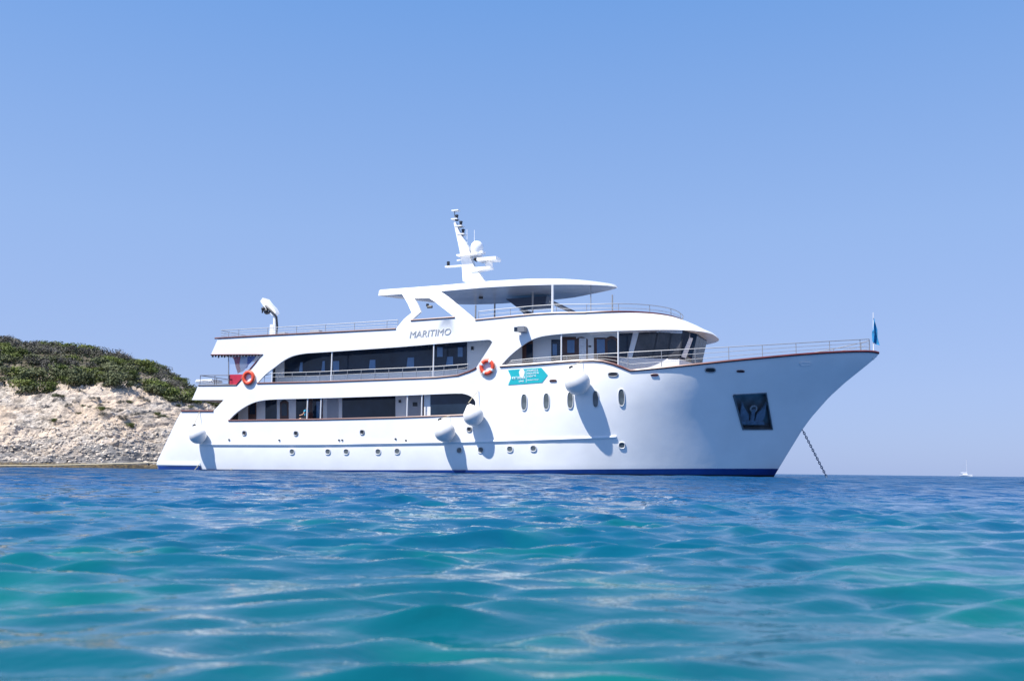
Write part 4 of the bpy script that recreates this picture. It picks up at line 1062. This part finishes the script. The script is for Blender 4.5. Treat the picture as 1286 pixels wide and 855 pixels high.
# ------------------------------------------------------------------ far sailing boat
dd = wsight(1213, 597); k = 560/dd.y
sb = empty('sailing_boat', (dd.x*k, 560, 0.05), R(-35)); sb.scale = (.8, .8, .85); tag(sb, 'tiny white sailing boat with a bare mast far off on the horizon at the right', 'sailing boat')
bm = BM(); L = []
for i in range(13):
    t = i/12; x = -4+8.4*t; b = 1.35*math.sin(math.pi*min(1, .25+.75*t*0.98))**0.7 if t < 1 else 0.02; sh = 1.0+0.4*t*t
    L.append([bm.verts.new((x, s*b*c_, z*sh)) for s, c_, z in ((-1,1,1),(-1,.9,.4),(-1,.5,-.2),(1,.5,-.2),(1,.9,.4),(1,1,1))])
for p, q_ in zip(L, L[1:]):
    for k_ in range(5): bm.faces.new((p[k_], q_[k_], q_[k_+1], p[k_+1]))
    bm.faces.new((p[5], q_[5], q_[0], p[0]))
bm.faces.new(L[0]); bm.faces.new(L[-1]); obj('boat_hull', bm, WHITE, sb, smooth=True)
bm = BM(); box(bm, (-.4,0,1.45), (3.2,1.7,.6)); bmesh.ops.bevel(bm, geom=bm.edges[:], offset=.15, segments=2, affect='EDGES'); obj('cabin', bm, WHITE2, sb)
bm = BM(); tube(bm, [(.8,0,1), (.8,0,11.5)], .09, 8, r2=.06); obj('mast', bm, WHITE2, sb); bm = BM(); tube(bm, [(.8,-1,7),(.8,1,7)], .04); obj('spreader', bm, WHITE2, sb)
bm = BM(); tube(bm, [(.8,0,2.4), (-3.2,0,2.5)], .17, 8); obj('furled_sail', bm, LINEN, sb)
for e in ((4.3,0,1.4),(-3.9,0,1.1)):
    bm = BM(); tube(bm, [(.8,0,11.4), e], .015, 4); obj('stay', bm, STEEL, sb)

# ------------------------------------------------------------------ the sea
APX = V(0, -3, 0)
rr_ = [2.2]
while rr_[-1] < 9000:
    d = max(rr_[-1]-3, 1.0); rr_.append(rr_[-1] + (0.0075 if d < 12 else 0.0075)*max(d, .9))
rr_ = np.array(rr_); NA = 800; u = np.linspace(-1, 1, NA); ang = np.radians(66)*(0.62*u+0.38*u**3)
rg, ag = np.meshgrid(rr_, ang, indexing='ij')
X = rg*np.sin(ag); Y = APX.y+rg*np.cos(ag)
sp_r = np.gradient(rr_)[:,None]*np.ones_like(X); sp_a = rg*np.gradient(ang)[None,:]; spc = np.maximum(sp_r, sp_a)
Z = np.zeros_like(X); DX = np.zeros_like(X); DY = np.zeros_like(X)
rng = np.random.RandomState(11); NW = 130
GUST = np.zeros_like(X)
for i in range(9):
    l_ = rng.uniform(0.7, 3.0); t_ = rng.uniform(0, 6.283); GUST += np.sin(2*math.pi/l_*(X*math.cos(t_)+Y*math.sin(t_))+rng.uniform(0, 6.28))
GUST = np.minimum(np.exp(0.14*GUST), 1.35)*(0.95+0.75*np.clip((Y-1.8)/8, 0, 1))
for i in range(NW):
    lam = 0.06*(70**(i/(NW-1)))*rng.uniform(.9,1.1)          # 0.16 .. 6 m
    th = math.pi/2+0.25+rng.normal(0, 0.38); kx, ky = 2*math.pi/lam*math.cos(th), 2*math.pi/lam*math.sin(th)
    slope = 0.044*math.exp(-0.5*(math.log(lam/0.13)/0.50)**2) + 0.015*min(1, 0.5/lam)
    if lam > 1.2: slope = 0.019*min(1, 2.4/lam)
    grow = np.clip((Y-4)/22, 0.25, 1) if lam > 1.0 else GUST          # sheltered shallows, longer chop further out
    a = slope*lam/(2*math.pi)*1.25; ph = rng.uniform(0, 6.283)
    wgt = np.clip((lam/spc-2.2)/2.0, 0, 1); arg = kx*X+ky*Y+ph
    env = 0.75+0.5*np.sin(kx*.13*X-ky*.11*Y*0.8+ph*3)
    wgt = wgt*grow; Z += a*wgt*env*np.sin(arg); q_ = 0.85*a*wgt*env*np.cos(arg); DX += q_*math.cos(th); DY += q_*math.sin(th)
NR = len(rr_); ii = np.arange(NR*NA).reshape(NR, NA)
f = np.stack([ii[:-1,:-1], ii[:-1,1:], ii[1:,1:], ii[1:,:-1]], -1).reshape(-1, 4)
def sea_material():
    m, t, p = node_mat('sea_water'); p.inputs['Roughness'].default_value = 0.06; p.inputs['IOR'].default_value = 1.333
    tc = t.nodes.new('ShaderNodeTexCoord'); ob = tc.outputs['Object']
    g = t.nodes.new('ShaderNodeSeparateXYZ'); t.links.new(ob, g.inputs[0])
    big = nnode(t, ob, 0.05, 3); mid = nnode(t, ob, 1.6, 3)
    # sandy shallows near, deep water further out
    dep = mth(t, 'ADD', mth(t, 'LOGARITHM', mth(t, 'MAXIMUM', g.outputs[1], 0.5), 10.0), mth(t, 'MULTIPLY', mth(t, 'SUBTRACT', big.outputs[0], .5), 0.5))
    deep = ramp(t, mth(t, 'DIVIDE', dep, 2.0), [(0.05, (0.001,0.080,0.105)), (0.28, (0.001,0.072,0.140)), (0.48, (0.001,0.056,0.155)), (0.80, (0.0006,0.050,0.140))]).outputs[0]
    patch = ramp(t, mid.outputs[0], [(0.50, (0,0,0)), (0.72, (1,1,1))]).outputs[0]
    near = ramp(t, mth(t, 'DIVIDE', dep, 2.0), [(0.15, (1,1,1)), (0.50, (0,0,0))]).outputs[0]
    c = mixc(t, mth(t, 'MULTIPLY', mth(t, 'MULTIPLY', patch, near), 0.8), deep, (0.003,0.150,0.115))
    t.links.new(c, p.inputs['Base Color'])
    mp = t.nodes.new('ShaderNodeMapping'); mp.inputs['Scale'].default_value = (0.7, 1, 1); mp.inputs['Rotation'].default_value = (0, 0, R(8)); t.links.new(ob, mp.inputs[0])
    n1 = nnode(t, mp.outputs[0], 1.6, 5, 0.55); n2 = nnode(t, mp.outputs[0], 16.0, 3, 0.5)
    far = ramp(t, mth(t, 'DIVIDE', dep, 2.0), [(0.30, (0,0,0)), (0.75, (1,1,1))]).outputs[0]
    b = t.nodes.new('ShaderNodeBump'); b.inputs['Distance'].default_value = 0.6; t.links.new(mth(t, 'MULTIPLY', far, 1.0), b.inputs['Strength']); t.links.new(n1.outputs[0], b.inputs['Height'])
    b2 = t.nodes.new('ShaderNodeBump'); b2.inputs['Distance'].default_value = 0.012; b2.inputs['Strength'].default_value = 0.5; t.links.new(n2.outputs[0], b2.inputs['Height']); t.links.new(b.outputs[0], b2.inputs['Normal'])
    t.links.new(b2.outputs[0], p.inputs['Normal'])
    t.links.new(ramp(t, mth(t, 'DIVIDE', dep, 2.0), [(0.35, (1,1,1)), (0.70, (.15,.15,.15))]).outputs[0], p.inputs['Specular IOR Level'])
    t.links.new(ramp(t, mth(t, 'DIVIDE', dep, 2.0), [(0.40, (.06,.06,.06)), (0.9, (.22,.22,.22))]).outputs[0], p.inputs['Roughness'])
    return m
SEA = sea_material()
sea = np_mesh('sea', np.stack([X+DX, Y+DY, Z], -1).reshape(-1, 3), f, SEA); tag(sea, kind='structure')
